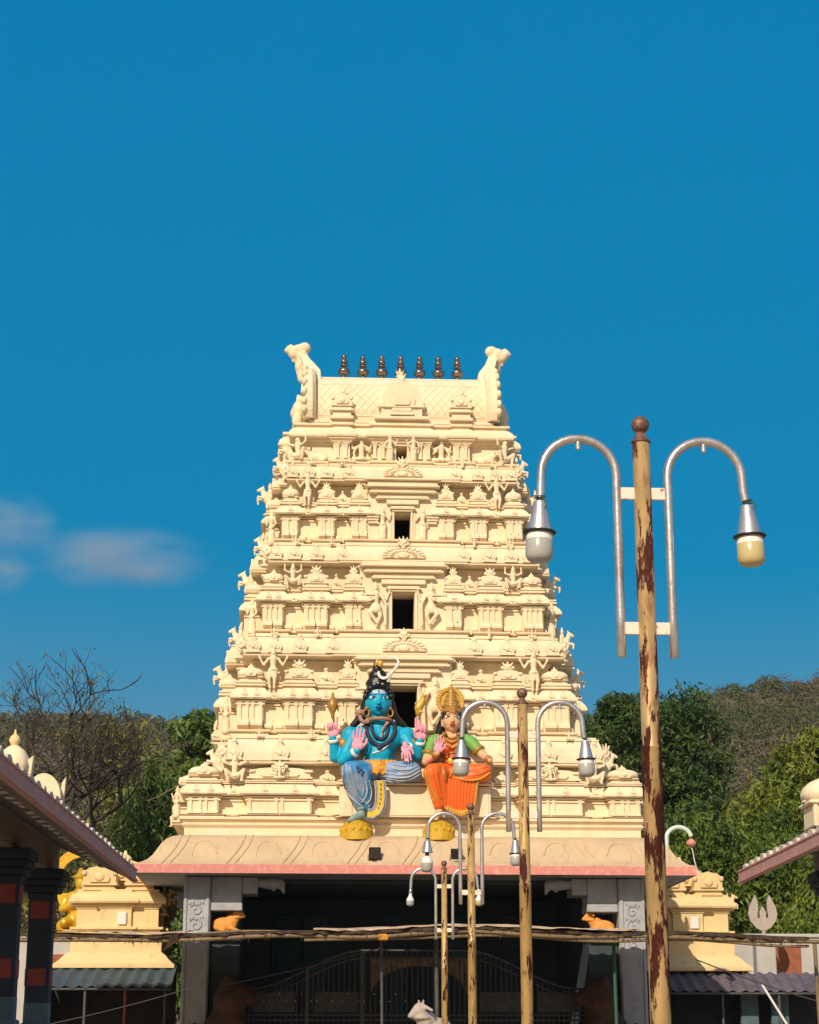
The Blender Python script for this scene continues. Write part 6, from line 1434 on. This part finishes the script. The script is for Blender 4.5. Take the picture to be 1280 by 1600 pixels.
tree('olive_tree', (-11.6, 96, 0), (-11.6, 96, 9), [((-10.2, 96, 14.6), (1.6, 1.5, 1.6)), ((-13.0, 96, 13.2), (2.2, 1.6, 2.0)), ((-10.6, 96, 11.6), (2.2, 1.6, 1.8)), ((-11.0, 96, 17.0), (.9, .9, .9)), ((-13.6, 96, 10.5), (2.4, 1.6, 1.8))],
     'leaf_olive', .20, .3, 90, 34, 'thin olive-green tree behind the bare tree at the left', 29, .25, .8)

# the bare tree on the left: recursive limbs, a few leaves
def bare_tree():
    base = (-12.6, 75, 0); r_ = thing('bare_tree', base, 'large nearly leafless tree with dark twisting limbs at the left', 'tree')
    rnd = random.Random(44); mb = MB(); tips = []
    def grow(p, d, L_, r, lv):
        if p[0] > 3.9 or p[2] > 16.3: return
        P = [p]; n = 5; q = Vector(p); dd = Vector(d).normalized()
        for i in range(n):
            dd = (dd + Vector((rnd.uniform(-1, 1), rnd.uniform(-.6, .6), rnd.uniform(-.5, .75))) * .24).normalized(); q = q + dd * (L_ / n); P.append(q.copy())
        mb.tube(P, [r * (1 - .42 * i / n) for i in range(n + 1)], 6 if lv < 3 else 4)
        if lv >= 6: tips.extend(P[2:]); return
        for k in range(3 if lv < 4 else 3):
            j = rnd.choice((3, 4, 5)) if k else 5
            a = Vector((rnd.uniform(-1, 1), rnd.uniform(-.7, .7), rnd.uniform(-.25, .8))).normalized()
            grow(P[j], (dd * .9 + a * .95), L_ * rnd.uniform(.62, .82), r * .63 * rnd.uniform(.8, 1.05), lv + 1)
    mb.tube([(0, 0, -.3), (.1, 0, 4), (0.1, 0, 7.6), (.0, 0, 9.8)], [.36, .30, .26, .22], 9)
    for d, L_, r in (((-.75, 0, 1), 3.4, .15), ((.55, -.1, 1.25), 3.6, .15), ((1.0, .2, .42), 3.0, .13), ((-.1, .3, 1), 3.2, .12), ((.9, -.2, .75), 2.6, .10)):
        grow(Vector((.0, 0, 9.6)), Vector(d), L_ * .80, r * 1.15, 1)
    mb.build('trunk', 'bark', r_)
    RS.seed(5); t = np.array([list(p) for p in tips]); t = t[RS.choice(len(t), min(420, len(t)), replace=False)]
    C, U, V = leaves(t, np.full(len(t), .22), 5, .085, .3); quads('crown', C, U, V, 'leaf_olive', r_)
bare_tree()

# ================================================================== clouds (soft volumes far behind the hills)
def cloud_mat(dens, seed):
    m = bpy.data.materials.new('cloud'); m.use_nodes = True; n = m.node_tree; L = n.links; n.nodes.clear()
    o = n.nodes.new('ShaderNodeOutputMaterial'); vs = n.nodes.new('ShaderNodeVolumeScatter'); vs.inputs['Color'].default_value = (1, .97, .96, 1); vs.inputs['Anisotropy'].default_value = 0.0
    tc = n.nodes.new('ShaderNodeTexCoord'); ln = n.nodes.new('ShaderNodeVectorMath'); ln.operation = 'LENGTH'
    L.new(tc.outputs['Object'], ln.inputs[0])
    fa = n.nodes.new('ShaderNodeMapRange'); fa.inputs['From Min'].default_value = 1.0; fa.inputs['From Max'].default_value = .05; fa.interpolation_type = 'SMOOTHSTEP'; L.new(ln.outputs['Value'], fa.inputs['Value'])
    mp = n.nodes.new('ShaderNodeMapping'); mp.inputs['Location'].default_value = (seed, seed * 2, 0); L.new(tc.outputs['Object'], mp.inputs['Vector'])
    nz = n.nodes.new('ShaderNodeTexNoise'); nz.inputs['Scale'].default_value = 1.5; nz.inputs['Detail'].default_value = 3; L.new(mp.outputs[0], nz.inputs['Vector'])
    ns = n.nodes.new('ShaderNodeMapRange'); ns.inputs['From Min'].default_value = .36; ns.inputs['From Max'].default_value = .66; L.new(nz.outputs['Fac'], ns.inputs['Value'])
    mu = n.nodes.new('ShaderNodeMath'); mu.operation = 'MULTIPLY'; L.new(fa.outputs[0], mu.inputs[0]); L.new(ns.outputs[0], mu.inputs[1])
    m2 = n.nodes.new('ShaderNodeMath'); m2.operation = 'MULTIPLY'; m2.inputs[1].default_value = dens; L.new(mu.outputs[0], m2.inputs[0])
    L.new(m2.outputs[0], vs.inputs['Density']); L.new(vs.outputs[0], o.inputs['Volume']); return m
for i, (x, z, rx, rz_, dn) in enumerate(((-392, 776, 175, 62, .011), (-560, 828, 90, 62, .010), (-590, 752, 80, 38, .009), (-330, 760, 90, 34, .008))):
    me = MB().ell((0, 0, 0), (1, 1, 1), 20, 14).mesh('cloud', cloud_mat(dn, 3.7 * i + 1.2)); c = place('cloud', me, None, (x, 3000, z), scale=(rx, 90, rz_)); tag(c, kind='stuff')
# ================================================================== hazy air over the yard, trees and hills
hz = MB().box(-700, 900, -60, 1000, -1.9, 128).build('haze', None); hz['kind'] = 'stuff'
m = bpy.data.materials.new('haze_air'); m.use_nodes = True; n = m.node_tree; n.nodes.clear()
o = n.nodes.new('ShaderNodeOutputMaterial'); pv = n.nodes.new('ShaderNodeVolumePrincipled')
pv.inputs['Color'].default_value = (0.55, 0.78, 1.0, 1); pv.inputs['Density'].default_value = 0.00009; pv.inputs['Anisotropy'].default_value = 0.0
n.links.new(pv.outputs[0], o.inputs['Volume']); hz.data.materials.append(m)
